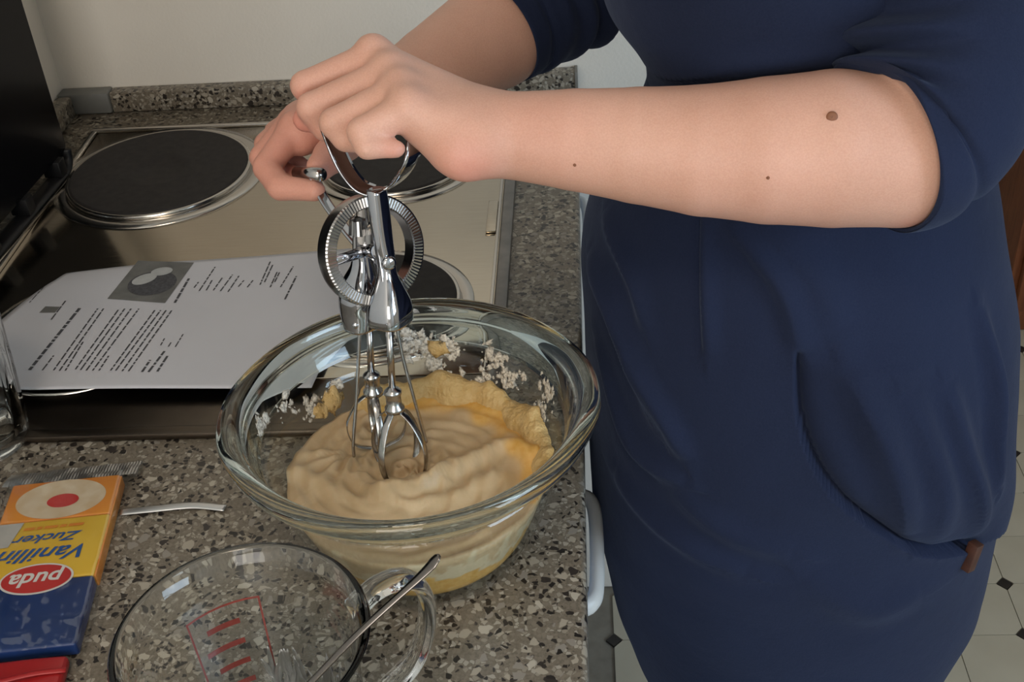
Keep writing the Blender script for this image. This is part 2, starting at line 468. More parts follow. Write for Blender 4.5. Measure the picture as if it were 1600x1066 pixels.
def bow_handle(y0, y1, z, parent):
    pts = [(-.013, y0, z), (.002, y0 + .006, z), (.007, y0 + .03, z), (.007, y1 - .03, z), (.002, y1 - .006, z), (-.013, y1, z)]
    return pyd('handle', *tube(smooth_path(pts, 30), .008, .006, 12), M['white'], parent)
for (y0, y1) in ((-1.19, -.80), (-.794, -.20), (-.194, .10), (.106, .70), (.706, 1.06)):
    d = box('drawer', (-.0345, y0, .705), (-.014, y1, .856), M['cabinet'], bc, .003)
    hl = min(.065, (y1 - y0) / 2 - .04); ym = .365 if y0 == .106 else (y0 + y1) / 2; bow_handle(ym - hl, ym + hl, .806, d)
    box('cabinet_door', (-.0345, y0, .105), (-.014, y1, .700), M['cabinet'], bc, .003)

# ------------------------------------------------------------------ hob
HX0, HX1, HY0, HY1 = -.592, -.068, .404, .992
hob = empty('hob', (-.33, .7, .9), 'stainless steel hob with four black cast iron plates set in the worktop', 'hob')
def hob_plate():
    bm = bmesh.new()
    add_box(bm, (HX0 + .008, HY0 + .075, .9002), (HX1 - .012, HY1 - .008, .9035), .001)
    return bm_obj('top_plate', bm, M['steel'], hob, auto=40)
hob_plate()
box('side_trim', (HX0 + .008, HY0 + .012, .9003), (HX1 - .012, HY0 + .0745, .9030), M['dark_reflect_steel'], hob, .001)  # near band, its dark reflection given as a darker colour
bm = bmesh.new()
add_box(bm, (HX0, HY1 - .0075, .9004), (HX1, HY1, .9075), .002)
add_box(bm, (HX0, HY0 + .0117, .9004), (HX0 + .0078, HY1 - .0077, .9075), .002)
bm_obj('rim', bm, M['edge_steel'], hob, True, 40)
box('side_rim', (HX0, HY0, .9004), (HX1, HY0 + .0115, .9072), M['dark_reflect_steel'], hob, .002)  # near rim bar, coloured dark in place of what it reflects
box('edge_strip', (HX1 - .0118, HY0 + .0118, .9004), (HX1, HY1 - .0077, .9085), noisy('grey_strip_steel', (.17, .165, .16), (.24, .23, .22), 50, .35, metal=.8), hob, .002)
box('inner_line', (HX1 - .0165, HY0 + .08, .9036), (HX1 - .0135, HY1 - .01, .9062), M['edge_steel'], hob, .0008)
box('corner_tab', (HX1 - .027, .712, .9036), (HX1 - .0167, .775, .9068), M['steel'], hob, .001)
def burner(cx, cy, r, label=None):
    c = (cx, cy, .9036)
    V, F = lathe([(r * 1.20, -.0002), (r * 1.19, .0018), (r * 1.10, .0022), (r * 1.045, .0006), (r * 1.03, .0004), (r * 1.0, .0004)], 72, c)
    dish = pyd('spill_ring', V, F, M['edge_steel'], hob)
    V, F = lathe([(r * 1.035, .0006), (r * 1.04, .0052), (r * 1.025, .0062), (r * 1.0, .0058)], 72, c)
    pyd('plate_band', V, F, M['edge_steel'], dish)
    prof = [(r * 1.0, .001), (r * 1.0, .0062), (r * .985, .0076)]
    for k in range(14):
        a = r * (.97 - k * .045); prof += [(a, .0078), (a - r * .018, .0074)]
    prof += [(r * .30, .0076), (r * .28, .0062), (.0005, .006)]
    V, F = lathe(prof, 72, c); pyd('hot_plate', V, F, M['iron'], dish)
burner(-.474, .868, .100)
burner(-.205, .875, .080)
burner(-.195, .588, .080)
burner(-.462, .560, .080)

# black lid of the hob, hinged up along the wall
lid = empty('hob_cover', (-.592, .6, .91), 'black glass hob cover standing open against the left wall', 'cover')
rot = Matrix.Translation((-.583, .88, 0)) @ Matrix.Rotation(math.radians(-4.0), 4, 'Z') @ Matrix.Translation((.583, -.88, 0))
def rounded_panel():
    # outline in (y,z), extruded along x
    y1 = .892; y0 = .36; z0 = .9305; z1 = 1.44; r = .03
    pts = [(y0, z0), (y1 - .006, z0)]
    for k in range(7):
        a = -math.pi / 2 + k / 6 * math.pi / 2
        pts.append((y1 - .006 + .006 * math.cos(a), z0 + .006 + .006 * math.sin(a)))
    pts += [(y1, z1), (y0, z1)]
    bm = bmesh.new()
    a = [bm.verts.new(rot @ Vector((-.585, y, z))) for y, z in pts]; b = [bm.verts.new(rot @ Vector((-.605, y, z))) for y, z in pts]
    bm.faces.new(a); bm.faces.new(b[::-1])
    for i in range(len(pts)): bm.faces.new((a[i], a[(i + 1) % len(pts)], b[(i + 1) % len(pts)], b[i]))
    return bm_obj('panel', bm, M['black'], lid, auto=30)
rounded_panel()
pts = [(-.589, .36, .9085), (-.589, .82, .9085), (-.589, .868, .9085), (-.589, .884, .916), (-.589, .889, .9305)]
pts = [tuple(rot @ Vector(p)) for p in smooth_path(pts, 30)]
pyd('bottom_rail', *tube(pts, .0042, .011, 10, up=(0, 0, 1)), M['black_matte'], lid)
pts = [tuple(rot @ Vector(p)) for p in [(-.5765, .36, .9065), (-.5765, .86, .9065)]]
pyd('rail_trim', *tube(pts, .0022, .0016, 8, up=(0, 0, 1)), M['edge_steel'], lid)
for y in (.40, .475, .55, .62, .694, .777, .862):
    box('hinge_post', (-.600, y - .008, .912), (-.579, y + .008, .9308), M['black_matte'], lid, .001, rot=rot)

# ------------------------------------------------------------------ recipe sheet
sheet = empty('recipe_sheet', (-.36, .57, .912), 'white printed recipe sheet lying across the hob plates', 'paper')
ZP = .9136
def page_z(x, y): return ZP - .0004 + .0007 * math.sin(x * 22 + y * 9)
def paper():
    BL = np.array((-0.5426, 0.4630, 0.9120)); BR = np.array((-0.2276, 0.4535, 0.9120)); TL = np.array((-0.5101, 0.6565, 0.9120)); TR = np.array((-0.2012, 0.6771, 0.9120))
    nu, nv = 60, 40; V = []; F = []
    for j in range(nv + 1):
        for i in range(nu + 1):
            u, v = i / nu, j / nv
            p = (BL * (1 - u) + BR * u) * (1 - v) + (TL * (1 - u) + TR * u) * v
            p = p + np.array([-.018, 0, 0]) * math.sin(math.pi * min(1, v * 1.1)) * (1 - u) ** 6
            z = page_z(p[0], p[1]) - .0055 * max(0, (v - .82) / .18) ** 2 * max(0, 1 - u / .30) + .003 * max(0, 1 - v / .05) * max(0, 1 - abs(u - .13) / .08)
            V.append((p[0], p[1], z))
    for j in range(nv):
        for i in range(nu):
            a = j * (nu + 1) + i; F.append((a, a + 1, a + nu + 2, a + nu + 1))
    o = pyd('page', V, F, M['paper'], sheet)
    md = o.modifiers.new('thickness', 'SOLIDIFY'); md.thickness = .0002; md.offset = -1
    return o
page = paper()
def print_quads(name, quads, m, lift=.0003):
    V = []; F = []
    for q in quads:
        o = len(V); V += [(p[0], p[1], page_z(p[0], p[1]) + lift) for p in q]; F.append((o, o + 1, o + 2, o + 3))
    return pyd(name, V, F, m, page, False)
def words(p0, p1, wid, rng):
    p0 = np.array(p0); p1 = np.array(p1); L = np.linalg.norm(p1 - p0); d = (p1 - p0) / L; s = np.array([d[1], -d[0], 0]) * wid / 2
    out = []; t = 0
    while t < L - .001:
        l = min(rng.uniform(.003, .011), L - t)
        a = p0 + d * t; b = p0 + d * (t + l)
        out.append([tuple(a - s), tuple(a + s), tuple(b + s), tuple(b - s)][::-1])
        t += l + .0016
    return out
rng = random.Random(3)
ZT = .0016
LINES = [
 ((-0.4846, 0.4893, 0.9136), (-0.4706, 0.5843, 0.9136), .0032),
 ((-0.4725, 0.4878, 0.9136), (-0.4697, 0.5093, 0.9136), .0016), ((-0.4620, 0.4873, 0.9136), (-0.4527, 0.5822, 0.9136), .0016), ((-0.4564, 0.4861, 0.9136), (-0.4470, 0.5819, 0.9136), .0016), ((-0.4511, 0.4859, 0.9136), (-0.4492, 0.5287, 0.9136), .0016),
 ((-0.4424, 0.4873, 0.9136), (-0.4320, 0.5789, 0.9136), .0016), ((-0.4374, 0.4861, 0.9136), (-0.4264, 0.5807, 0.9136), .0016), ((-0.4319, 0.4850, 0.9136), (-0.4202, 0.5804, 0.9136), .0016), ((-0.4261, 0.4847, 0.9136), (-0.4127, 0.5800, 0.9136), .0016), ((-0.4203, 0.4844, 0.9136), (-0.4184, 0.5059, 0.9136), .0016),
 ((-0.4098, 0.4839, 0.9136), (-0.3966, 0.5769, 0.9136), .0016), ((-0.4052, 0.4837, 0.9136), (-0.3910, 0.5766, 0.9136), .0016), ((-0.3991, 0.4825, 0.9136), (-0.3857, 0.5774, 0.9136), .0016), ((-0.3934, 0.4822, 0.9136), (-0.3802, 0.5771, 0.9136), .0016),
 ((-0.3810, 0.4807, 0.9136), (-0.3786, 0.4982, 0.9136), .0022), ((-0.3752, 0.4805, 0.9136), (-0.3694, 0.5111, 0.9136), .0022), ((-0.3675, 0.4810, 0.9136), (-0.3647, 0.5042, 0.9136), .0022),
 ((-0.3754, 0.5201, 0.9136), (-0.3748, 0.5308, 0.9136), .0012), ((-0.3678, 0.5178, 0.9136), (-0.3669, 0.5255, 0.9136), .0012), ((-0.3613, 0.5174, 0.9136), (-0.3594, 0.5370, 0.9136), .0012),
 ((-0.3809, 0.5888, 0.9136), (-0.3781, 0.6330, 0.9136), .0024), ((-0.3689, 0.6144, 0.9136), (-0.3671, 0.6244, 0.9136), .0014), ((-0.3625, 0.6085, 0.9136), (-0.3572, 0.6513, 0.9136), .0014), ((-0.3558, 0.6092, 0.9136), (-0.3545, 0.6270, 0.9136), .0014),
 ((-0.3489, 0.6088, 0.9136), (-0.3454, 0.6310, 0.9136), .0014), ((-0.3417, 0.6072, 0.9136), (-0.3365, 0.6361, 0.9136), .0014), ((-0.3340, 0.6057, 0.9136), (-0.3296, 0.6334, 0.9136), .0014), ((-0.3259, 0.6140, 0.9136), (-0.3228, 0.6250, 0.9136), .0014), ((-0.3169, 0.6124, 0.9136), (-0.3139, 0.6245, 0.9136), .0014),
 ((-0.3053, 0.6161, 0.9136), (-0.3036, 0.6573, 0.9136), .0014), ((-0.3018, 0.6204, 0.9136), (-0.2999, 0.6512, 0.9136), .0014), ((-0.2944, 0.6110, 0.9136), (-0.2929, 0.6380, 0.9136), .0014), ((-0.2918, 0.6198, 0.9136), (-0.2903, 0.6378, 0.9136), .0014), ((-0.2844, 0.6104, 0.9136), (-0.2787, 0.6464, 0.9136), .0014),
 ((-0.2761, 0.5892, 0.9136), (-0.2723, 0.6287, 0.9136), .0018),
 ((-0.4922, 0.5665, 0.9136), (-0.4888, 0.5994, 0.9136), .0016), ((-0.5243, 0.5971, 0.9136), (-0.5199, 0.6234, 0.9136), .0012)]
qs = []
for a, b, wd in LINES: qs += words(a, b, wd, rng)
tag(print_quads('printed_text', qs, M['ink']), kind='stuff')
print_quads('printed_photo', [[(-0.4486, 0.5984, 0.9134), (-0.3901, 0.5886, 0.9134), (-0.3806, 0.6602, 0.9134), (-0.4386, 0.6664, 0.9134)]], M['ink_grey'], .0004)
print_quads('printed_logo', [[(-0.5083, 0.5790, 0.9136), (-0.4926, 0.5781, 0.9136), (-0.4910, 0.5876, 0.9136), (-0.5059, 0.5895, 0.9136)]], M['ink_grey'])
def flat(name, pts, z, m):
    V = [(p[0], p[1], page_z(p[0], p[1]) + z) for p in pts]; return pyd(name, V, [tuple(range(len(V)))], m, page, False)
def pxell(c, a, b, ang=0, n=28):
    c = np.array(c)
    return [(c[0] + a * math.cos(t) * math.cos(ang) - b * math.sin(t) * math.sin(ang), c[1] + a * math.cos(t) * math.sin(ang) + b * math.sin(t) * math.cos(ang)) for t in np.linspace(0, 2 * math.pi, n, endpoint=False)]
flat('photo_plate', pxell((-0.4122, 0.6237, 0.9136), .0235, .0215), .0007, M['ink'])
flat('photo_cake', pxell((-0.4218, 0.6308, 0.9138), .0125, .0085, .7), .0010, M['ink_pale'])
flat('photo_cake', pxell((-0.4082, 0.6438, 0.9138), .0105, .0075, .2), .0012, M['ink_pale'])

# ------------------------------------------------------------------ mixing bowl
BX, BY = -.1155, .2905
bowl = empty('mixing_bowl', (BX, BY, .9), 'large clear glass mixing bowl with tab handles, holding pale cake batter', 'bowl')
def tabs(k, a):
    if not (3 <= k <= 9): return 0.0
    out = 0.0
    for c in (math.radians(10), math.radians(188)):
        d = (a - c + math.pi) % (2 * math.pi) - math.pi
        out += .0048 / (1 + (abs(d) / .38) ** 4)
    return out * (1.0 if 4 <= k <= 8 else .6)
outer = [(r_ + .0032 * (z_ > .1), z_ + .003 * (z_ > .1)) for r_, z_ in [(.1085, .098), (.1100, .104), (.1115, .1065), (.1150, .1080), (.1180, .1095), (.1205, .1125), (.1212, .1165), (.1208, .1205), (.1190, .1235), (.1165, .1248), (.1135, .1245), (.1110, .1225), (.1095, .1185), (.1075, .112), (.1055, .104), (.104, .098)]]
V, F = lathe(outer, 144, (BX, BY, .9), tabs)
pyd('rim', V, F, M['rim'], bowl)
wallp = [(.001, .0025), (.058, .002), (.064, .0002), (.069, .001), (.0745, .006), (.081, .018), (.0885, .037), (.0965, .060), (.1035, .082), (.1085, .098), (.104, .098), (.0985, .081), (.0915, .0595), (.0838, .038), (.0765, .020), (.0715, .0115), (.066, .0072), (.001, .0065)]
V, F = lathe(wallp, 144, (BX, BY, .9))
pyd('bowl_wall', V, F, M['glass'], bowl)
def inner_r(h):
    H = [.0065, .0072, .0115, .020, .038, .0595, .081, .098, .112]; Rr = [.05, .066, .0715, .0765, .0838, .0915, .0985, .104, .1075]
    return float(np.interp(h, H, Rr))

# ------------------------------------------------------------------ batter
bat = empty('cake_batter', (BX, BY, .907), 'pale beige cake batter swirled in the glass mixing bowl', 'batter')
B1 = np.array((-0.1289, 0.3008, 0.9580)); B2 = np.array((-0.1543, 0.3444, 0.9580)); BL_ = np.array((-0.1656, 0.3160, 0.9580)); BRt = np.array((-0.1162, 0.3312, 0.9580))
RIDGE = smooth_path([(-0.1375, 0.2678, 0.9600), (-0.1031, 0.2817, 0.9600), (-0.0819, 0.2990, 0.9600), (-0.0553, 0.3152, 0.9600), (-0.0344, 0.3020, 0.9600)], 40)[:, :2]
RIDGE2 = smooth_path([(-0.1995, 0.2895, 0.9600), (-0.1548, 0.2639, 0.9600), (-0.1013, 0.2603, 0.9600), (-0.0630, 0.2849, 0.9600)], 40)[:, :2]
LEV = .0590
def top_h(x, y):
    dx, dy = x - BX, y - BY; r = math.hypot(dx, dy); th = math.atan2(dy, dx)
    h = LEV + .010 * max(0, r / .09 - .35) ** 2
    d1 = math.hypot(x - B1[0], y - B1[1]); t1 = math.atan2(y - B1[1], x - B1[0])
    h += .0024 * math.cos(d1 / .0105 * 2 * math.pi + t1) * math.exp(-(d1 / .030) ** 2) - .004 * math.exp(-(d1 / .022) ** 2)
    h += .006 * math.exp(-((d1 - .031) / .008) ** 2) * (.55 + .45 * math.cos(t1 + 1.2))
    d2 = math.hypot(x - B2[0], y - B2[1]); h += .0018 * math.cos(d2 / .009 * 6.28) * math.exp(-(d2 / .025) ** 2)
    dl = math.hypot(x - BL_[0], y - BL_[1]); tl = math.atan2(y - BL_[1], x - BL_[0])
    fan = math.exp(-((dl - .022) / .016) ** 2) * max(0, math.cos((tl + 2.3) / 1.15)) if abs(tl + 2.3) < 1.8 else 0
    h += fan * (.003 + .0019 * math.cos(tl * 15))
    h -= .003 * math.exp(-(dl / .008) ** 2)
    p = np.array([x, y])
    dr = np.sqrt(((RIDGE - p) ** 2).sum(1)).min(); h += .0085 * math.exp(-(dr / .0085) ** 2)
    dr = np.sqrt(((RIDGE2 - p) ** 2).sum(1)).min(); h += .0048 * math.exp(-(dr / .0075) ** 2)
    sw = noise.noise(Vector((r * 60 + th * 1.6, th * 2.2, 3.0)))
    h += .0016 * sw + .0007 * math.sin(r * 520 + 3 * sw + th * 2)
    h += .0016 * noise.noise(Vector((x * 55, y * 55, 0)))
    return h
def batter_mesh():
    n = 200; m_ = 80; V = []; F = []; st = []
    prof = [.0075, .010, .014] + [.018 + .002 * k for k in range(20)] + [.0585]
    for h in prof:
        for j in range(n):
            a = 2 * math.pi * j / n
            hh = h if h < .058 else top_h(BX + .0895 * math.cos(a), BY + .0895 * math.sin(a)) - .0005
            r = inner_r(hh) - .0006
            V.append((BX + r * math.cos(a), BY + r * math.sin(a), .9 + hh))
            # dried streaks seen through the wall: yellow dough low down, floury band above it
            q = 1.2 * noise.noise(Vector((math.cos(a) * 3, math.sin(a) * 3, h * 25))) + .6 * noise.noise(Vector((math.cos(a) * 9, math.sin(a) * 9, h * 90)))
            ye = 1.0 if (h < .033 + .016 * q) else 0.0
            fw = .85 if (.033 + .016 * q < h < .042 + .022 * q) or (h > .04 and noise.noise(Vector((math.cos(a) * 7, math.sin(a) * 7, h * 14 + 5))) > .30) else 0.0
            st.append((ye, fw * (1 - ye), 0, 1))
    base = len(prof)
    for k in range(1, m_ + 1):
        f = 1 - k / m_
        for j in range(n):
            a = 2 * math.pi * j / n
            if k == m_: r = .0004
            else: r = .0905 * f
            x, y = BX + r * math.cos(a), BY + r * math.sin(a)
            V.append((x, y, .9 + top_h(x, y)))
            ang = (math.degrees(a) + 360) % 360
            q = noise.noise(Vector((x * 60, y * 60, 1)))
            edge = 1 / (1 + math.exp(-(r - .070 - .012 * q) / .0022)) if (ang < 118 or ang > 335) else 0
            st.append((min(1, edge), 0, 0, 1))
    K = base + m_
    for k in range(K - 1):
        for j in range(n): F.append((k * n + j, k * n + (j + 1) % n, (k + 1) * n + (j + 1) % n, (k + 1) * n + j))
    F.append(tuple(range(n))[::-1])
    o = pyd('batter_mass', V, F, M['batter'], bat)
    at = o.data.color_attributes.new('stain', 'FLOAT_COLOR', 'POINT')
    at.data.foreach_set('color', np.array(st, np.float32).ravel())
    return o
batter_mesh()
def dough_ridge():
    V = []; F = []; A0, A1 = math.radians(-22), math.radians(128); na, nt = 260, 18
    for i in range(na + 1):
        a = A0 + (A1 - A0) * i / na; end = min(1, min(i, na - i) / 10)
        hgt = (.012 + .010 * noise.noise(Vector((a * 3.1, 2, 0))) + .0035 * noise.noise(Vector((a * 9, 5, 0)))) * end + .001
        dep = (.012 + .006 * noise.noise(Vector((a * 4, 9, 0)))) * end + .001
        for k in range(nt + 1):
            t = k / nt
            h = .054 + (hgt + .008) * math.sin(min(1, t * 1.15) * math.pi / 2) if t < .87 else .054 + hgt + .008 - (t - .87) * .01
            ins = dep * (math.cos(t * math.pi / 2)) ** .8 + .0008
            r = inner_r(h) - ins
            p = Vector((BX + r * math.cos(a), BY + r * math.sin(a), .9 + h))
            d = noise.noise(p * 38) * .0024 + noise.noise(p * 170) * .0007 + noise.noise(p * 430) * .0010
            r = min(r - d * .9, inner_r(h) - .0006)
            V.append((BX + r * math.cos(a), BY + r * math.sin(a), .9 + h + .4 * d))
    for i in range(na):
        for k in range(nt):
            q = i * (nt + 1) + k; F.append((q, q + 1, q + nt + 2, q + nt + 1))
    o = pyd('unmixed_dough', V, F, M['dough'], bat)
    o['label'] = 'yellow crumbly dough not yet mixed in, along the bowl wall'
dough_ridge()
def smears():
    rg = random.Random(11); fl_ = []; yl = []
    def put(lst, p, size, flat_):
        p = np.array(p); h = p[2] - .9; a = math.atan2(p[1] - BY, p[0] - BX); r = inner_r(h) - .0007
        c = (BX + r * math.cos(a), BY + r * math.sin(a), p[2])
        lst.append(blob_vf(c, (-math.cos(a), -math.sin(a), .35), size * rg.uniform(.6, 1.4), size * rg.uniform(.5, 1.2), flat_, rg.random() * 40, .75))
    CL = [((-0.1115, 0.3930, 0.9933), 3, .010), ((-0.1234, 0.3957, 1.0025), 7, .011), ((-0.0967, 0.3922, 0.9951), 7, .009), ((-0.1103, 0.3899, 0.9829), 6, .008), ((-0.1289, 0.3925, 0.9943), 6, .010), ((-0.0662, 0.3808, 0.9940), 8, .010), ((-0.0550, 0.3694, 0.9832), 10, .010), ((-0.0712, 0.3772, 0.9766), 5, .01),
          ((-0.0410, 0.3595, 0.9903), 3, .004), ((-0.0237, 0.3365, 0.9935), 8, .010), ((-0.0281, 0.3347, 0.9787), 7, .01), ((-0.2218, 0.2927, 1.0068), 9, .009), ((-0.1983, 0.3435, 0.9797), 9, .008), ((-0.1827, 0.3641, 0.9845), 6, .006), ((-0.0842, 0.3792, 0.9663), 6, .012), ((-0.1062, 0.3856, 0.9713), 5, .012), ((-0.0522, 0.3574, 0.9611), 5, .01), ((-0.2120, 0.3248, 0.9929), 5, .01)]
    for c, n, s in CL:
        for _ in range(n * 4):
            put(fl_, np.array(c) + np.array([rg.gauss(0, s * .5), rg.gauss(0, s * .5), rg.gauss(0, s * .4)]), .0007 + .0030 * rg.random() ** 2.0, .0002)
    for c, n, s in [((-0.1115, 0.3935, 0.9941), 1, .0055), ((-0.1850, 0.3581, 0.9760), 4, .0065), ((-0.1932, 0.3476, 0.9738), 3, .0055)]:
        for _ in range(n): put(yl, np.array(c) + np.array([rg.gauss(0, .003), 0, rg.gauss(0, .002)]), s, .002)
    tag(pyd('flour_smear', *merge(*fl_), M['flour'], bat), 'whitish floury smears on the inside of the bowl', kind='stuff')
    tag(pyd('dough_crumb', *merge(*yl), M['dough'], bat), kind='stuff')
smears()

# ------------------------------------------------------------------ rotary hand mixer
mix = empty('hand_mixer', (-0.1323, 0.2973, 0.9570), 'chrome rotary egg beater with crank wheel standing in the batter', 'mixer')
TOP = np.array((-0.1201, 0.3452, 1.2001)); BOT = np.array((-0.1328, 0.3002, 0.9551))
AX = (TOP - BOT) / np.linalg.norm(TOP - BOT)
VIEW = np.array((-0.1598, 0.5017, 1.0102)) - np.array((-0.0755, 0.0779, 1.2696)); VIEW /= np.linalg.norm(VIEW)
TOW = -VIEW; TOW -= AX * (TOW @ AX); TOW /= np.linalg.norm(TOW)
RGT = np.cross(TOW, AX) * -1
RGT = np.cross(AX, TOW)
# handle: a flat chrome strap bent into a D loop, its top bar in the fist
lp = [(-0.1280, 0.3392, 1.1579), (-0.1373, 0.3396, 1.1637), (-0.1455, 0.3447, 1.1751), (-0.1514, 0.3504, 1.1914), (-0.1548, 0.3617, 1.1995), (-0.1513, 0.3724, 1.2037), (-0.1333, 0.3653, 1.2039), (-0.1091, 0.3532, 1.2049), (-0.0971, 0.3444, 1.2033), (-0.0969, 0.3334, 1.1948), (-0.1007, 0.3274, 1.1835), (-0.1135, 0.3406, 1.1630), (-0.1272, 0.3392, 1.1579)]
C_ = smooth_path(lp, 90)
T_ = np.gradient(C_, axis=0); T_ /= np.linalg.norm(T_, axis=1)[:, None]
def strap(C, wid, thk, wdir, name, m, parent):
    V = []; F = []; K = len(C)
    T = np.gradient(C, axis=0); T /= np.linalg.norm(T, axis=1)[:, None]
    for k in range(K):
        w_ = wdir - T[k] * (wdir @ T[k]); w_ /= np.linalg.norm(w_); n_ = np.cross(T[k], w_)
        for a, b, e in ((-1, -1, 0), (-.6, -1.5, 0), (0, -1.9, 0), (.6, -1.5, 0), (1, -1, 0), (1, 1, 0), (.6, .5, 0), (0, .1, 0), (-.6, .5, 0), (-1, 1, 0)):
            V.append(C[k] + w_ * a * wid / 2 + n_ * b * thk / 2)
    n = 10
    for k in range(K - 1):
        for j in range(n): F.append((k * n + j, k * n + (j + 1) % n, (k + 1) * n + (j + 1) % n, (k + 1) * n + j))
    return pyd(name, V, F, m, parent)
strap(C_, .0150, .0014, TOW * .80 - RGT * .60, 'handle_loop', M['chrome'], mix)
# front channel of the frame and the flared gear housing
def loft(name, secs, m, parent, n=28, nn=40, open_end=True, wide=1.22, turn=0.0, ex=.8):
    """secs: (centre, half width along RGT, half depth along TOW)"""
    S_ = smooth_path([list(c) + [a, b] for c, a, b in secs], nn)
    ct_, st_ = math.cos(turn), math.sin(turn); UU = RGT * ct_ - TOW * st_; WW = TOW * ct_ + RGT * st_
    V = []; F = []
    for s in S_:
        for j in range(n):
            t = 2 * math.pi * j / n
            cx = math.copysign(abs(math.cos(t)) ** ex, math.cos(t)); cy = math.copysign(abs(math.sin(t)) ** ex, math.sin(t))
            V.append(s[:3] + UU * s[3] * wide * cx + WW * s[4] * wide * cy)
    for k in range(nn - 1):
        for j in range(n): F.append((k * n + j, k * n + (j + 1) % n, (k + 1) * n + (j + 1) % n, (k + 1) * n + j))
    if not open_end: F.append(tuple((nn - 1) * n + j for j in range(n)))
    F.append(tuple(range(n))[::-1])
    return pyd(name, V, F, m, parent)
loft('frame_channel', [((-0.1252, 0.3342, 1.1624), .0055, .004), ((-0.1247, 0.3327, 1.1520), .0060, .004), ((-0.1244, 0.3286, 1.1307), .0058, .004), ((-0.1237, 0.3252, 1.1157), .0050, .0042), ((-0.1238, 0.3227, 1.1060), .0050, .0045),
                       ((-0.1238, 0.3201, 1.0966), .0078, .007), ((-0.1240, 0.3184, 1.0866), .0112, .0095), ((-0.1244, 0.3169, 1.0784), .0122, .0105), ((-0.1250, 0.3157, 1.0720), .0118, .0105)], M['chrome'], mix, open_end=False, turn=.95, ex=.6)
pyd('channel_edge', *tube([(-0.1296, 0.3302, 1.1592), (-0.1290, 0.3260, 1.1372), (-0.1267, 0.3210, 1.1184), (-0.1261, 0.3174, 1.1059), (-0.1253, 0.3128, 1.0975), (-0.1251, 0.3090, 1.0889)], .0011, .0011, 8), M['chrome'], mix)
loft('rear_housing', [((-0.1420, 0.3429, 1.1139), .0058, .005), ((-0.1424, 0.3410, 1.1031), .0066, .006), ((-0.1448, 0.3391, 1.0927), .0095, .009), ((-0.1465, 0.3369, 1.0813), .0116, .0105), ((-0.1478, 0.3347, 1.0697), .0110, .010), ((-0.1479, 0.3306, 1.0582), .0098, .008)], M['chrome'], mix, open_end=False, turn=.8, ex=.65)
loft('frame_back_post', [((-0.1382, 0.3464, 1.1458), .004, .003), ((-0.1399, 0.3450, 1.1313), .005, .003), ((-0.1420, 0.3429, 1.1139), .0055, .004)], M['chrome_dull'], mix)
def axle(name, a, b, r, m, parent, n=24):
    return pyd(name, *tube([a, b], r, r, n), m, parent)
Pv = np.array((-0.1217, 0.3225, 1.1158)); WN = TOW * .84 + RGT * .50 + AX * .20; WN /= np.linalg.norm(WN)
def dome_disc(name, c, nrm, r, h, m, parent):
    q = Vector(nrm).to_track_quat('Z', 'Y').to_matrix()
    V, F = lathe([(.0002, h), (r * .6, h * .93), (r * .93, h * .7), (r, h * .4), (r, 0)], 28)
    V = [Vector(c) + q @ Vector(v) for v in V]; return pyd(name, V, F, m, parent)
dome_disc('pivot_bolt', Pv + TOW * .003, TOW * .9 + RGT * .35, .0048, .003, M['chrome'], mix)
dome_disc('rivet', (-0.1497, 0.3210, 1.0671), TOW, .0024, .002, M['chrome'], mix)
# crank wheel: toothed ring, hub, spokes
WC = np.array((-0.1347, 0.3378, 1.1153))
def wheel():
    q = Vector(WN).to_track_quat('Z', 'Y').to_matrix(); ro, ri, t = .0372, .0290, .0130
    n = 200
    def radial(k, a): return 0.0
    V = []; F = []
    prof = [(ri, t / 2 - .0012), (ri + .0008, t / 2), (ro - .0012, t / 2), (ro, t / 2 - .001), (ro + .0004, 0), (ro, -t / 2 + .001), (ro - .001, -t / 2), (ri + .001, -t / 2), (ri, -t / 2 + .001)]
    VV, F = lathe(prof, n, closed=True)
    V2 = []
    for i, v in enumerate(VV):
        k, j = divmod(i, n)
        z = v[2] - (.0006 if (k in (1, 2) and j % 2) else 0)
        V2.append(Vector(WC) + q @ Vector((v[0], v[1], z)))
    ring = pyd('gear_wheel', V2, F, M['chrome_dull'], mix)
    ring.data.set_sharp_from_angle(angle=math.radians(25))
    for a in (math.radians(172), math.radians(52), math.radians(292)):
        d = np.array(q @ Vector((math.cos(a), math.sin(a), 0)))
        pts = [WC - WN * .003 + d * .003, WC - WN * .001 + d * .018, WC + d * .0300]
        pyd('spoke', *tube(smooth_path(pts, 8), .0038, .0012, 10, up=np.cross(WN, d)), M['chrome'], ring)
    axle('hub', WC - WN * .012, WC + WN * .016, .0056, M['chrome'], ring)
    axle('axle', WC + WN * .010, Pv, .0022, M['chrome_dull'], ring)
wheel()
for sx in (0, 1):
    c = np.array(((-0.1420, 0.3422, 1.1321), (-0.1318, 0.3415, 1.1252))[sx])
    V = []
    q = Vector(AX).to_track_quat('Z', 'Y').to_matrix(); n = 24
    VV, F = lathe([(.0030, -.007), (.0062, -.006), (.0052, .004), (.0025, .006)], n)
    VV = [Vector(c) + q @ Vector((v[0] * (1.18 if (i % n) % 3 == 0 else .95), v[1] * (1.18 if (i % n) % 3 == 0 else .95), v[2])) for i, v in enumerate(VV)]
    pyd('pinion', VV, F, M['chrome_dull'], mix, False)
# crank
KN = np.array((-0.1805, 0.3992, 1.1412)); CH = WC - WN * .014
pts = smooth_path([CH, CH * .7 + KN * .3 - WN * .006, CH * .35 + KN * .65 - WN * .008, KN], 24)
crank = pyd('crank', *tube(pts, .0042, .0014, 12, up=np.cross(WN, KN - CH)), M['chrome'], mix)
axle('crank_knob', KN + WN * .012, KN - WN * .024, .0046, M['chrome_dull'], crank)
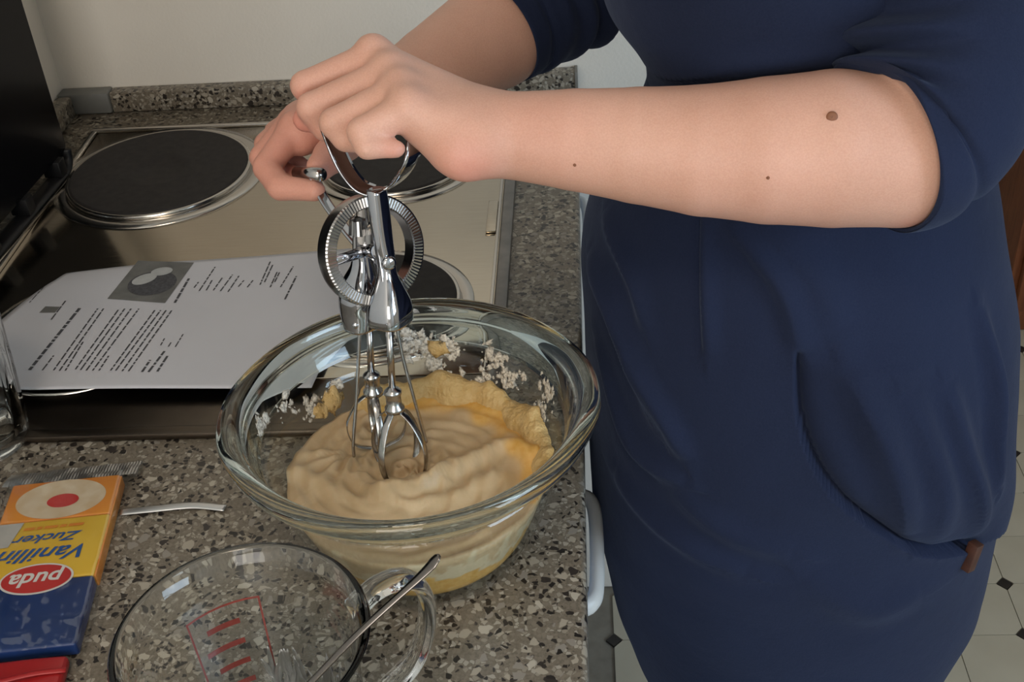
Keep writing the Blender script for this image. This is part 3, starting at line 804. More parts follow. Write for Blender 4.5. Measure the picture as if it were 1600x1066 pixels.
# beaters
def beater(name, top, col, bot, rad, phase):
    top, col, bot = map(np.array, (top, col, bot))
    o = pyd(name, *tube([top, col], .0025, .0025, 12), M['chrome_dull'], mix)
    d = (bot - col) / np.linalg.norm(bot - col)
    q = Vector(d).to_track_quat('Z', 'Y').to_matrix()
    L = .018
    VV, F = lathe([(.0021, -.002), (.0050, 0), (.0062, .0015), (.0062, .0035), (.0054, .0048), (.0054, L - .006), (.0070, L - .004), (.0072, L - .001), (.005, L)], 24)
    pyd('collar', [Vector(col) + q @ Vector(v) for v in VV], F, M['chrome_dull'], o)
    a0 = col + d * (L - .002)
    for k in range(4):
        a = phase + k * math.pi / 2
        e = np.array(q @ Vector((math.cos(a), math.sin(a), 0)))
        H = np.linalg.norm(bot - a0)
        pts = [a0 + e * .004, a0 + e * rad * .62 + d * H * .16, a0 + e * rad * .98 + d * H * .5, a0 + e * rad * .8 + d * H * .85, bot + e * .003]
        pyd('blade', *tube(smooth_path(pts, 22), .0028, .0005, 8, up=np.cross(d, e)), M['chrome_dull'], o)
beater('beater', (-0.1264, 0.3176, 1.0728), (-0.1291, 0.3092, 1.0208), (-0.1286, 0.2972, 0.9491), .0225, .5)
beater('beater', (-0.1431, 0.3330, 1.0600), (-0.1464, 0.3286, 1.0205), (-0.1478, 0.3202, 0.9586), .0215, 1.1)
for pts in ([(-0.1485, 0.3256, 1.0617), (-0.1516, 0.3202, 1.0398), (-0.1559, 0.3133, 1.0117), (-0.1614, 0.3041, 0.9789), (-0.1621, 0.3016, 0.9680)], [(-0.1233, 0.3260, 1.0669), (-0.1210, 0.3213, 1.0378), (-0.1169, 0.3168, 1.0105), (-0.1124, 0.3125, 0.9809), (-0.1109, 0.3105, 0.9718)]):
    pyd('guard_wire', *tube(smooth_path(pts, 20), .0031, .0013, 10, up=TOW), M['chrome_dull'], mix)

# ------------------------------------------------------------------ measuring jug and spoon
JX, JY = -.1845, .086
jug = empty('measuring_jug', (JX, JY, .9), 'clear glass measuring jug with red print, in front of the mixing bowl', 'jug')
def spout(k, a):
    d = (a - math.radians(240) + math.pi) % (2 * math.pi) - math.pi
    return (.016 * math.exp(-(d / .25) ** 2)) * {4: .25, 5: .7, 6: 1, 7: 1, 8: 1, 9: .7, 10: .25}.get(k, 0)
jp = [(.001, .001), (.046, .001), (.050, .003), (.0535, .012), (.0605, .095), (.0640, .118), (.0690, .1265), (.0702, .1285), (.0690, .1300), (.0660, .1285), (.0610, .117), (.0570, .094), (.0500, .013), (.046, .0065), (.001, .006)]
V, F = lathe(jp, 120, (JX, JY, .9), spout)
pyd('jug_body', V, F, M['jug_glass'], jug)
ph = math.radians(30); er = np.array([math.cos(ph), math.sin(ph), 0])
def jh(r, z): return np.array([JX, JY, .9 + z]) + er * r
pyd('handle', *tube(smooth_path([jh(.0625, .112), jh(.078, .122), jh(.096, .120), jh(.106, .103), jh(.104, .075), jh(.092, .050), jh(.072, .036), jh(.0555, .032)], 50), .0045, .0085, 20, up=er), M['jug_glass'], jug)
def on_jug(deg, z, off=.0006):
    a = math.radians(deg); r = np.interp(z, [.012, .095, .118], [.0535, .0605, .064]) + off
    return (JX + r * math.cos(a), JY + r * math.sin(a), .9 + z)
def jug_quads(name, quads):
    V = []; F = []
    for (d0, z0, d1, z1) in quads:
        n = 6; b = len(V)
        for i in range(n + 1):
            d = d0 + (d1 - d0) * i / n; V.append(on_jug(d, z0)); V.append(on_jug(d, z1))
        for i in range(n): F.append((b + 2 * i, b + 2 * i + 2, b + 2 * i + 3, b + 2 * i + 1))
    return pyd(name, V, F, M['red_ink'], jug)
marks = []
for k, z in enumerate((.030, .046, .062, .078)):
    jug_quads('measure_mark', [(112, z, 136 - 4 * (k % 2), z + .0042)])
jug_quads('measure_outline', [(98, .094, 142, .0955), (98, .024, 99.2, .094), (140.8, .03, 142, .094)])
rs = []
rg = random.Random(5)
for k in range(34):
    dg_ = rg.uniform(38, 100); z0 = rg.uniform(.012, .035); l = rg.uniform(.012, .034); sk = rg.uniform(-7, 7)
    ps_ = [np.array(on_jug(dg_ + sk * t, z0 + l * t, -.0052)) for t in (0, .35, .7, 1)]
    wd = rg.uniform(.5, 1.3)
    rs.append(tube(smooth_path(ps_, 8), np.array([.0004, .0008, .0010, .0010, .0009, .0008, .0006, .0003]) * .5, np.array([.0006, .0014, .0020, .0022, .0019, .0016, .0011, .0004]) * wd, 8, up=ps_[0] - np.array([JX, JY, ps_[0][2]])))
tag(pyd('sugar_streak', *merge(*rs), M['residue'], jug), 'milky streaks left on the inside of the jug', kind='stuff')
spoon = empty('spoon', (-0.1190, 0.0826, 1.0360), 'dark steel spoon handle leaning out of the glass measuring jug', 'spoon')
E_ = np.array((-0.0745, 0.1048, 1.0680)); C2 = np.array((-0.1174, 0.0843, 1.0345)); C3 = np.array((-0.1476, 0.0732, 1.0060))
pts = smooth_path([E_, E_ * .75 + C2 * .25 + np.array([0, 0, -.0015]), C2, C3, C3 + (C3 - C2) * .9], 50)
K = len(pts); rw = np.interp(np.linspace(0, 1, K), [0, .03, .12, .35, 1], [.0012, .0030, .0038, .0024, .0022])
pyd('spoon_handle', *tube(pts, np.interp(np.linspace(0, 1, K), [0, .1, 1], [.0008, .0012, .0014]), rw, 14, up=(0, 0, 1)), M['spoon'], spoon)
sb = pts[-1]; dirn = pts[-1] - pts[-3]; dirn /= np.linalg.norm(dirn)
V = []; F = []
bq = Vector(dirn).to_track_quat('X', 'Z').to_matrix()
for k in range(13):
    for j in range(13):
        u, v = k / 12, j / 12 * 2 - 1
        wv = .013 * math.sin(math.pi * (u * .93 + .04)) ** .6
        V.append(Vector(sb) + bq @ Vector((u * .036 - .001, wv * v, -.006 * math.sin(math.pi * u) * (1 - v * v))))
for k in range(12):
    for j in range(12): F.append((k * 13 + j, k * 13 + j + 1, (k + 1) * 13 + j + 1, (k + 1) * 13 + j))
so = pyd('spoon_bowl', V, F, M['spoon'], spoon)
md = so.modifiers.new('thickness', 'SOLIDIFY'); md.thickness = .0012

# ------------------------------------------------------------------ drinking glass at the left edge
GX, GY = (-0.4954, 0.4090, 0.9000)[:2]
dg = empty('drinking_glass', (GX, GY, .9), 'clear drinking glass beside the recipe sheet at the left', 'glass')
gp = [(.001, .004), (.030, .004), (.0335, .0003), (.0350, .003), (.0365, .02), (.041, .07), (.0445, .115), (.0455, .128), (.0450, .130), (.0440, .1295), (.0425, .115), (.039, .07), (.0342, .022), (.030, .012), (.001, .010)]
V, F = lathe(gp, 80, (GX, GY, .9), lambda k, a: .0009 * math.cos(a * 10) if 3 < k < 6 else 0.0)
pyd('glass_body', V, F, M['jug_glass'], dg)

# ------------------------------------------------------------------ sugar packets in film
def frame2(o, ang):
    ux = np.array([math.cos(ang), math.sin(ang), 0]); uy = np.array([math.sin(ang), -math.cos(ang), 0]); o = np.array(o)
    return lambda a, b, z=0.0: o + ux * a + uy * b + np.array([0, 0, z])
PK = np.array((-0.3612, 0.3509, 0.9140)); PK[2] = .9
ANG = math.radians(7); W_, L_, H_ = .083, .170, .0125
f2 = frame2(PK - np.array([math.cos(ANG), math.sin(ANG), 0]) * W_, ANG)
pk = empty('sugar_packet', f2(W_ / 2, L_ / 2), 'yellow and blue vanilla sugar packet in clear film, printed upside down', 'packet')
def slab(name, a0, a1, b0, b1, z0, z1, m, parent, rnd=.002):
    bm = bmesh.new(); add_box(bm, (a0, b0, z0), (a1, b1, z1), rnd, 3)
    for v in bm.verts: v.co = Vector(f2(v.co.x, v.co.y, v.co.z))
    return bm_obj(name, bm, m, parent, True, 45)
BB = .107
slab('orange_end', 0, W_, 0, .044, .0006, H_, M['orange'], pk)
slab('yellow_band', 0, W_, .0441, BB, .0006, H_, M['yellow'], pk)
slab('blue_band', 0, W_, BB + .0001, L_, .0006, H_, M['blue'], pk)
slab('side_panel', W_ - .0004, W_ + .0012, .001, BB, .0008, H_ - .0015, M['orange'], pk, .0004)
def decal(name, ca, cb, rx, ry, z, m, parent, n=48):
    return pyd(name, [f2(ca + rx * math.cos(t), cb + ry * math.sin(t), z) for t in np.linspace(0, 2 * math.pi, n, endpoint=False)], [tuple(range(n))[::-1]], m, parent, False)
decal('cake_picture', .042, .0225, .034, .0215, H_ + .0002, M['cream'], pk)
decal('cake_cherry', .044, .0250, .012, .0075, H_ + .0004, M['red'], pk)
pyd('price_sticker', [f2(a, b, H_ + .0006) for a, b in ((-.001, .046), (.020, .046), (.014, .071), (-.001, .072))], [(0, 1, 2, 3)], M['sticker'], pk, False)
decal('brand_badge', .0425, BB - .001, .0262, .0150, H_ + .0003, M['print_white'], pk)
decal('brand_badge_field', .0425, BB - .001, .0246, .0134, H_ + .0005, M['red'], pk)
def lettering(name, text, ca, cb, size, z, m, parent, shear=0.0, bold=0.0, sx=1.0):
    cu = bpy.data.curves.new(name, 'FONT'); cu.body = text; cu.size = size; cu.align_x = 'CENTER'; cu.align_y = 'CENTER'; cu.shear = shear; cu.offset = bold; cu.resolution_u = 4
    tmp = bpy.data.objects.new('tmp', cu); COL.objects.link(tmp)
    bpy.context.view_layer.update()
    me = bpy.data.meshes.new_from_object(tmp.evaluated_get(bpy.context.evaluated_depsgraph_get()))
    bpy.data.objects.remove(tmp); bpy.data.curves.remove(cu)
    for v in me.vertices:   # reads from the far side of the counter: turned half round
        v.co = Vector(f2(ca - v.co.x * sx, cb + v.co.y, z))
    me.name = name
    return link(name, me, m, parent, False)
lettering('brand_lettering', 'puda', .0425, BB - .001, .0185, H_ + .0007, M['print_white'], pk, .2, .0004, 1.05)
lettering('title_lettering', 'Vanillin', .043, .081, .0190, H_ + .0005, M['blue_ink'], pk, .45, .0003, 1.18)
lettering('title_lettering', 'Zucker', .042, .0645, .0125, H_ + .0005, M['blue_ink'], pk, .45, .0002, 1.3)
_V = []; _F = []
for a0, a1 in ((.022, .030), (.0315, .0355), (.037, .047), (.0485, .0535), (.055, .066)):   # a line of print too small to read
    _F.append(tuple(range(len(_V), len(_V) + 4))); _V += [f2(a0, .0520, H_ + .0005), f2(a1, .0520, H_ + .0005), f2(a1 - .001, .0548, H_ + .0005), f2(a0 - .001, .0548, H_ + .0005)]
pyd('small_print', _V, _F, M['orange'], pk, False)
# crinkled clear film round the packets, with its sealed end
def film():
    V = []; F = []; nb, na = 70, 40
    for i in range(nb + 1):
        b = -.002 + (L_ + .0055) * i / nb
        for j in range(na + 1):
            t = j / na; per = W_ + .004 + 2 * (H_ + .002); s = t * per
            if s < H_ + .002: a, z = -.002, s
            elif s > per - H_ - .002: a, z = W_ + .002, per - s
            else: a, z = s - H_ - .004, H_ + .002
            p = Vector((a * 130, b * 90, z * 60)); d = .0022 * max(0, noise.noise(p)) + .0012 * abs(noise.noise(p * 2.7))
            if z > H_: z += d * (.25 + 1.4 * min(1, max(0, (b - .11) / .05)))
            else: a += d if a > 0 else -d
            V.append(f2(a, b, max(.0004, z)))
    for i in range(nb):
        for j in range(na):
            q = i * (na + 1) + j; F.append((q, q + 1, q + na + 2, q + na + 1))
    return pyd('film', V, F, M['film'], pk)
film()
def seal():
    V = []; F = []; na, nb = 150, 6
    for j in range(na + 1):
        a = -.010 + (W_ + .022) * j / na
        for i in range(nb + 1):
            t = i / nb; z = .0058 * (1 - t) + .010 * t * 0 + .0035 + .00012 * math.sin(j * 1.9) + .0016 * noise.noise(Vector((a * 45, t * 1.5, 7))) + .0012 * noise.noise(Vector((a * 90, t * 3, 0)))
            V.append(f2(a, -.002 - .022 * t, z))
    for j in range(na):
        for i in range(nb):
            q = j * (nb + 1) + i; F.append((q, q + 1, q + nb + 2, q + nb + 1))
    return pyd('film_seal', V, F, M['seal'], pk)
seal()
rp = empty('red_packet', f2(W_ / 2, L_ + .04), 'dark red wrapped packet in front of the yellow sugar packet', 'packet')
bm = bmesh.new(); add_box(bm, (-.003, L_ + .006, .0006), (W_ - .004, L_ + .105, .011), .004, 3)
bmesh.ops.subdivide_edges(bm, edges=bm.edges[:], cuts=3, use_grid_fill=True)
for v in bm.verts:
    k = v.co.copy(); d = .002 * noise.noise(k * 60) if k.z > .008 else 0
    v.co = Vector(f2(k.x, k.y, k.z + d))
bm_obj('wrapper', bm, M['red_pack'], rp, True)
pyd('wrapper_fold', *tube(smooth_path([f2(-.003, L_ + .030, .0125), f2(.03, L_ + .028, .0135), f2(.06, L_ + .023, .0135), f2(.081, L_ + .021, .0115)], 20), .0009, .0022, 8, up=(0, 0, 1)), M['red_pack'], rp)
ps = tag(pyd('plastic_strip', *tube(smooth_path([(-0.3539, 0.3183, 0.9020), (-0.3307, 0.3200, 0.9030), (-0.2992, 0.3233, 0.9030), (-0.2729, 0.3207, 0.9020)], 30), .0008, .0035, 10, up=(0, 0, 1)), M['seal']),
         'narrow clear plastic strip lying on the worktop between packet and bowl', 'strip')

# ------------------------------------------------------------------ wooden cupboard in the far room
wc = empty('wooden_cupboard', (1.25, 2.0, 0), 'reddish brown wooden cupboard standing on the tiles behind the person', 'cupboard')
box('cupboard_body', (.86, 1.765, .0005), (1.75, 2.2, .95), M['wood'], wc, .004)
for i in range(2):
    x0 = .875 + i * .44
    d = box('door', (x0, 1.745, .06), (x0 + .43, 1.764, .89), M['wood'], wc, .004)
    box('door_panel', (x0 + .07, 1.740, .14), (x0 + .36, 1.7448, .81), M['wood'], d, .002)
    dome_disc('knob', (x0 + (.40 if i == 0 else .03), 1.7448, .55), (0, -1, 0), .014, .02, M['chrome_dull'], d)
box('cupboard_top', (.84, 1.73, .951), (1.77, 2.22, .98), M['wood'], wc, .005)

# ------------------------------------------------------------------ person
person = empty('person', (.17, .49, 0), 'person in a dark blue dress turning the egg beater with both hands', 'person')

# --- signed-distance modelling of the body
def cap_d(Pg, a, b, ra, rb):
    a = np.asarray(a, np.float32); b = np.asarray(b, np.float32); ab = b - a
    h = np.clip(((Pg - a) @ ab) / max(1e-9, float(ab @ ab)), 0, 1)
    return np.linalg.norm(Pg - a - h[..., None] * ab, axis=-1) - (ra + (rb - ra) * h)
def ell_d(Pg, c, rad, rotm=None):
    q = Pg - np.asarray(c, np.float32)
    if rotm is not None: q = q @ np.asarray(rotm, np.float32)
    r = np.asarray(rad, np.float32); k0 = np.linalg.norm(q / r, axis=-1); k1 = np.linalg.norm(q / (r * r), axis=-1)
    return k0 * (k0 - 1) / np.maximum(k1, 1e-6)
def smin(a, b, k):
    if k <= 0: return np.minimum(a, b)
    h = np.clip(.5 + .5 * (b - a) / k, 0, 1)
    return b + (a - b) * h - k * h * (1 - h)
def surface_nets(field, lo, hi, step):
    lo = np.array(lo); nx = [int(math.ceil((hi[i] - lo[i]) / step)) + 1 for i in range(3)]
    ax = [np.arange(nx[i], dtype=np.float32) * step + lo[i] for i in range(3)]
    d = np.empty(nx, np.float32)
    for s in range(0, nx[0], 24):
        X, Y, Z = np.meshgrid(ax[0][s:s + 24], ax[1], ax[2], indexing='ij')
        d[s:s + 24] = field(np.stack([X, Y, Z], -1))
    s = d < 0
    c = [(i, j, k) for i in (0, 1) for j in (0, 1) for k in (0, 1)]
    sl = lambda A, i, j, k: A[i:A.shape[0] - 1 + i, j:A.shape[1] - 1 + j, k:A.shape[2] - 1 + k]
    cnt = sum(sl(s, *q).astype(np.int8) for q in c)
    act = (cnt > 0) & (cnt < 8)
    idx = np.full(act.shape, -1, np.int64); I = np.argwhere(act); idx[act] = np.arange(len(I))
    acc = np.zeros((len(I), 3), np.float64); num = np.zeros(len(I))
    for p in c:
        for q in c:
            if sum(abs(p[i] - q[i]) for i in range(3)) != 1 or p > q: continue
            da = d[I[:, 0] + p[0], I[:, 1] + p[1], I[:, 2] + p[2]]; db = d[I[:, 0] + q[0], I[:, 1] + q[1], I[:, 2] + q[2]]
            m = (da < 0) != (db < 0)
            t = np.where(m, da / np.where(m, da - db, 1), 0)
            pos = np.array(p) + t[:, None] * (np.array(q) - np.array(p))
            acc += pos * m[:, None]; num += m
    V = (I + acc / num[:, None]) * step + lo
    F = []
    for a in range(3):
        b, cc = (a + 1) % 3, (a + 2) % 3
        s0 = np.take(s, range(0, s.shape[a] - 1), a); s1 = np.take(s, range(1, s.shape[a]), a)
        E = np.argwhere(s0 != s1)
        ok = (E[:, b] > 0) & (E[:, cc] > 0) & (E[:, b] < s.shape[b] - 1) & (E[:, cc] < s.shape[cc] - 1)
        E = E[ok]; fl_ = s0[tuple(E.T)]
        def g(ob, oc):
            q = E.copy(); q[:, b] -= ob; q[:, cc] -= oc; return idx[tuple(q.T)]
        quad = np.stack([g(1, 1), g(0, 1), g(0, 0), g(1, 0)], 1)
        quad[~fl_] = quad[~fl_][:, ::-1]
        F.append(quad)
    F = np.concatenate(F)
    return V, F

def chain(Pg, pts, k=.004):
    d = None
    for (a, ra), (b, rb) in zip(pts[:-1], pts[1:]):
        c = cap_d(Pg, a, b, ra, rb); d = c if d is None else smin(d, c, k)
    return d

# near (left) arm and hand: joint, radius
SHN = (0.2290, 0.4045, 1.2844); ELN = (0.1941, 0.3135, 1.1857)
NEAR_PALM = [
    ((0.1960, 0.3138, 1.1859), .0455, (0.1543, 0.3127, 1.1892), .0465), ((0.1543, 0.3127, 1.1892), .0465, (0.1170, 0.3143, 1.1888), .0436), ((0.1170, 0.3143, 1.1888), .0436, (0.0794, 0.3184, 1.1884), .0393),
    ((0.0794, 0.3184, 1.1884), .0393, (0.0414, 0.3252, 1.1901), .0352), ((0.0414, 0.3252, 1.1901), .0352, (0.0027, 0.3322, 1.1922), .0310), ((0.0027, 0.3322, 1.1922), .0310, (-0.0368, 0.3378, 1.1942), .0268), ((-0.0368, 0.3378, 1.1942), .0268, (-0.0547, 0.3413, 1.1959), .0255),
    ((0.1941, 0.3135, 1.1857), .0455, (0.2170, 0.3383, 1.2168), .0405), ((0.2170, 0.3383, 1.2168), .0405, SHN, .043),
    ((-0.0532, 0.3503, 1.1963), .0195, (-0.1245, 0.3927, 1.2256), .0120), ((-0.0536, 0.3446, 1.1969), .0205, (-0.1125, 0.3709, 1.2213), .0125), ((-0.0540, 0.3359, 1.1968), .0200, (-0.1031, 0.3502, 1.2190), .0122), ((-0.0544, 0.3276, 1.1957), .0190, (-0.0961, 0.3320, 1.2151), .0118),
    ((-0.0552, 0.3262, 1.1939), .0175, (-0.0694, 0.3194, 1.1928), .0150), ((-0.0619, 0.3198, 1.1892), .0105, (-0.0648, 0.3186, 1.1860), .0090),
    ((-0.0827, 0.3624, 1.1940), .0150, (-0.1041, 0.3780, 1.2011), .0120),
    ((-0.0760, 0.3298, 1.1943), .0150, (-0.0933, 0.3349, 1.2034), .0110)]
NEAR_F = [   # index, middle, ring, little
    [((-0.1245, 0.3932, 1.2263), .0118), ((-0.1709, 0.3819, 1.2140), .0097), ((-0.1659, 0.3864, 1.1974), .0080), ((-0.1511, 0.3842, 1.1858), .0072)],
    [((-0.1124, 0.3723, 1.2233), .0120), ((-0.1636, 0.3592, 1.2090), .0097), ((-0.1575, 0.3601, 1.1941), .0083), ((-0.1395, 0.3646, 1.1847), .0074)],
    [((-0.1031, 0.3516, 1.2209), .0117), ((-0.1463, 0.3385, 1.2075), .0094), ((-0.1403, 0.3368, 1.1976), .0082), ((-0.1222, 0.3442, 1.1887), .0073)],
    [((-0.0968, 0.3338, 1.2177), .0115), ((-0.1267, 0.3221, 1.2082), .0092), ((-0.1231, 0.3154, 1.2019), .0077), ((-0.1058, 0.3169, 1.1987), .0058)]]
NEAR_T = [((-0.0848, 0.3843, 1.1905), .0125), ((-0.1254, 0.4076, 1.1931), .0112), ((-0.1535, 0.3853, 1.1909), .0105), ((-0.1705, 0.3666, 1.1978), .0088)]
KNUCK = [((-0.1273, 0.3944, 1.2316), .0080), ((-0.1142, 0.3713, 1.2273), .0082), ((-0.1058, 0.3517, 1.2248), .0078), ((-0.1001, 0.3327, 1.2217), .0075)]
def near_field(Pg):
    d = None
    for a, ra, b, rb in NEAR_PALM:
        c = cap_d(Pg, a, b, ra, rb)
        d = c if d is None else smin(d, c, .0012 if (ra > .0255 or ra == .0255) and rb >= .0255 else .009)
    for c_, r in KNUCK: d = smin(d, np.linalg.norm(Pg - np.asarray(c_, np.float32), axis=-1) - r, .014)
    tips = None
    for f in NEAR_F:
        prox = cap_d(Pg, f[0][0], f[1][0], f[0][1], f[1][1])
        d = smin(d, prox, .0032)
        t = chain(Pg, f[1:], .003)
        tips = t if tips is None else smin(tips, t, .0012)
    d = smin(d, tips, .0022)
    return smin(d, chain(Pg, NEAR_T, .004), .002)
# far (right) arm and hand
SHF = (.172, .605, 1.345)
FAR_PALM = [
    (SHF, .046, (0.0347, 0.7249, 1.2131), .045), ((0.0347, 0.7249, 1.2131), .045, (-0.0021, 0.6939, 1.1741), .045), ((-0.0021, 0.6939, 1.1741), .045, (-0.0236, 0.6822, 1.1601), .046), ((-0.0236, 0.6822, 1.1601), .046, (-0.0666, 0.6302, 1.1442), .0455), ((-0.0666, 0.6302, 1.1442), .0455, (-0.1114, 0.5778, 1.1364), .037), ((-0.1114, 0.5778, 1.1364), .037, (-0.1519, 0.5247, 1.1358), .0265),
    ((-0.1519, 0.5247, 1.1358), .0235, (-0.2017, 0.4564, 1.1494), .0130), ((-0.1527, 0.5293, 1.1337), .0240, (-0.2059, 0.4749, 1.1448), .0130), ((-0.1561, 0.5344, 1.1326), .0235, (-0.2069, 0.4927, 1.1405), .0125), ((-0.1569, 0.5390, 1.1305), .0220, (-0.2057, 0.5092, 1.1358), .0115),
    ((-0.1529, 0.5111, 1.1341), .0180, (-0.1661, 0.4714, 1.1405), .0135), ((-0.1633, 0.5015, 1.1391), .0150, (-0.1980, 0.4507, 1.1428), .0125)]
FAR_F = [
    [((-0.2034, 0.4543, 1.1484), .0112), ((-0.2190, 0.4219, 1.1360), .0098), ((-0.2058, 0.4017, 1.1304), .0090), ((-0.1795, 0.3925, 1.1318), .0078)],
    [((-0.2088, 0.4743, 1.1442), .0112), ((-0.2278, 0.4474, 1.1313), .0096), ((-0.2151, 0.4263, 1.1211), .0088), ((-0.1903, 0.4139, 1.1216), .0078)],
    [((-0.2098, 0.4921, 1.1399), .0108), ((-0.2300, 0.4710, 1.1300), .0093), ((-0.2180, 0.4489, 1.1185), .0085), ((-0.1938, 0.4353, 1.1174), .0076)],
    [((-0.2089, 0.5095, 1.1348), .0100), ((-0.2281, 0.4949, 1.1287), .0084), ((-0.2212, 0.4764, 1.1194), .0076), ((-0.2023, 0.4619, 1.1142), .0068)]]
FAR_T = [((-0.1559, 0.4883, 1.1371), .0135), ((-0.1658, 0.4517, 1.1388), .0128), ((-0.1723, 0.4286, 1.1401), .0120), ((-0.1777, 0.4108, 1.1399), .0100)]
def far_field(Pg):
    d = None
    for a, ra, b, rb in FAR_PALM:
        c = cap_d(Pg, a, b, ra, rb); d = c if d is None else smin(d, c, .0015 if rb >= .0265 else .010)
    for f in FAR_F:
        d = smin(d, cap_d(Pg, f[0][0], f[1][0], f[0][1], f[1][1]), .003)
        d = smin(d, chain(Pg, f[1:], .003), .0015)
    return smin(d, chain(Pg, FAR_T, .005), .0025)
# trunk, neck, head, legs (under the dress and above the frame)
def trunk_field(Pg):
    d = ell_d(Pg, (.165, .49, 1.25), (.095, .125, .17))
    d = smin(d, ell_d(Pg, (.175, .49, 1.06), (.088, .115, .16)), .05)
    d = smin(d, ell_d(Pg, (.185, .49, .92), (.105, .150, .13)), .05)
    for s in (-1, 1):
        d = smin(d, cap_d(Pg, (.19, .49 + s * .085, .88), (.185, .49 + s * .08, .50), .085, .058), .03)
        d = smin(d, cap_d(Pg, (.185, .49 + s * .08, .50), (.20, .49 + s * .08, .085), .056, .036), .02)
        d = smin(d, ell_d(Pg, (.145, .49 + s * .08, .034), (.115, .042, .034)), .03)
        d = smin(d, cap_d(Pg, (.185, .49 + s * .05, 1.355), SHN if s < 0 else SHF, .052, .044), .04)
        d = smin(d, ell_d(Pg, (.085, .49 + s * .065, 1.255), (.05, .055, .055)), .03)
    d = smin(d, cap_d(Pg, (.165, .49, 1.40), (.120, .49, 1.55), .055, .05), .03)
    d = smin(d, ell_d(Pg, (.105, .49, 1.665), (.093, .075, .112)), .02)
    d = smin(d, ell_d(Pg, (.065, .49, 1.600), (.048, .05, .05)), .03)
    d = smin(d, cap_d(Pg, (.022, .49, 1.665), (.004, .49, 1.632), .008, .012), .012)
    for s in (-1, 1): d = smin(d, ell_d(Pg, (.115, .49 + s * .078, 1.645), (.018, .008, .03)), .006)
    return d
Vn, Fn = surface_nets(near_field, (-0.2185, 0.3494, 1.0968)[:1] + (.24, 1.08), (.34, .52, 1.47), .0021)
Vf, Ff = surface_nets(far_field, (-.34, .38, .98), (.26, .80, 1.50), .0027)
Vt, Ft = surface_nets(trunk_field, (-.06, .20, -.02), (.36, .78, 1.82), .0085)
def relax(V, F, it):
    """a few Laplacian steps to take the voxel steps out of the skin"""
    E = np.concatenate([F[:, [0, 1]], F[:, [1, 2]], F[:, [2, 3]], F[:, [3, 0]]])
    n = len(V)
    deg = np.bincount(E[:, 0], minlength=n) + np.bincount(E[:, 1], minlength=n)
    for _ in range(it):
        A = np.stack([np.bincount(E[:, 0], V[E[:, 1], k], n) + np.bincount(E[:, 1], V[E[:, 0], k], n) for k in range(3)], 1)
        V = .5 * V + .5 * A / np.maximum(deg, 1)[:, None]
    return V
Vn = relax(Vn, Fn, 4); Vf = relax(Vf, Ff, 2); Vt = relax(Vt, Ft, 3)
VV = np.concatenate([Vn, Vf, Vt]); FF = np.concatenate([Fn, Ff + len(Vn), Ft + len(Vn) + len(Vf)])
me = bpy.data.meshes.new('body')
me.vertices.add(len(VV)); me.vertices.foreach_set('co', VV.astype(np.float32).ravel())
me.loops.add(FF.size); me.loops.foreach_set('vertex_index', FF.astype(np.int32).ravel())
me.polygons.add(len(FF)); me.polygons.foreach_set('loop_start', np.arange(0, FF.size, 4, dtype=np.int32))
me.update(calc_edges=True); me.validate()
flush = np.zeros(len(VV))
for c, r, a in [((-0.0641, 0.3101, 1.1878), .020, .45), ((-0.1704, 0.3684, 1.1952), .017, .95), ((-0.1655, 0.3799, 1.1849), .012, .8), ((-0.1055, 0.3090, 1.1997), .010, .35), ((-0.0196, 0.3119, 1.2112), .035, .12), ((-0.2041, 0.4332, 1.1432), .09, .42), ((-0.1665, 0.4105, 1.1416), .016, .45), ((-0.2037, 0.4413, 1.1543), .03, .15), ((0.2005, 0.2845, 1.1568), .012, .35), ((0.1051, 0.2788, 1.1853), .06, .06)]:
    flush = np.maximum(flush, a * np.exp(-((VV - np.array(c)) ** 2).sum(1) / r ** 2))
at = me.attributes.new('flush', 'FLOAT', 'POINT'); at.data.foreach_set('value', flush.astype(np.float32))
body = link('body', me, M['skin'], person)
def spot(name, px, r, lift=.0006):
    """small dome on the forearm, found by walking in from outside along the given line"""
    a, b = np.array(px[0]), np.array(px[1])
    for t in np.linspace(0, 1, 600):
        p = a + (b - a) * t
        if near_field(p[None, :].astype(np.float32))[0] < 0: break
    n_ = (a - b) / np.linalg.norm(a - b)
    dome_disc(name, p - n_ * .0006, n_, r, .0016, M['mole'], body)
spot('mole', ((0.1302, 0.2106, 1.2594), (0.1585, 0.3405, 1.1965)), .0032)
spot('freckle', ((0.0978, 0.1920, 1.2371), (0.1186, 0.3175, 1.1689)), .0010)
spot('freckle', ((0.0029, 0.1922, 1.2482), (0.0013, 0.3358, 1.1733)), .0010)
# hair and eyes (above the frame)
hb = []
for k, (c, r) in enumerate([((.135, .49, 1.70), (.088, .088, .10)), ((.185, .49, 1.62), (.05, .07, .10)), ((.215, .49, 1.70), (.045, .045, .045))]):
    bm = bmesh.new(); bmesh.ops.create_uvsphere(bm, u_segments=40, v_segments=24, radius=1)
    for v in bm.verts: v.co = Vector(c) + Vector((v.co.x * r[0], v.co.y * r[1], v.co.z * r[2])) * (1 + .02 * math.sin(v.co.y * 40))
    hb.append(([v.co.copy() for v in bm.verts], [tuple(v.index for v in f.verts) for f in bm.faces])); bm.free()
pyd('hair', *merge(*hb), M['hair'], person)
for s in (-1, 1):
    bm = bmesh.new(); bmesh.ops.create_uvsphere(bm, u_segments=16, v_segments=10, radius=.011)
    for v in bm.verts: v.co += Vector((.024, .49 + s * .031, 1.668))
    bm_obj('eye', bm, M['print_white'], person, True)

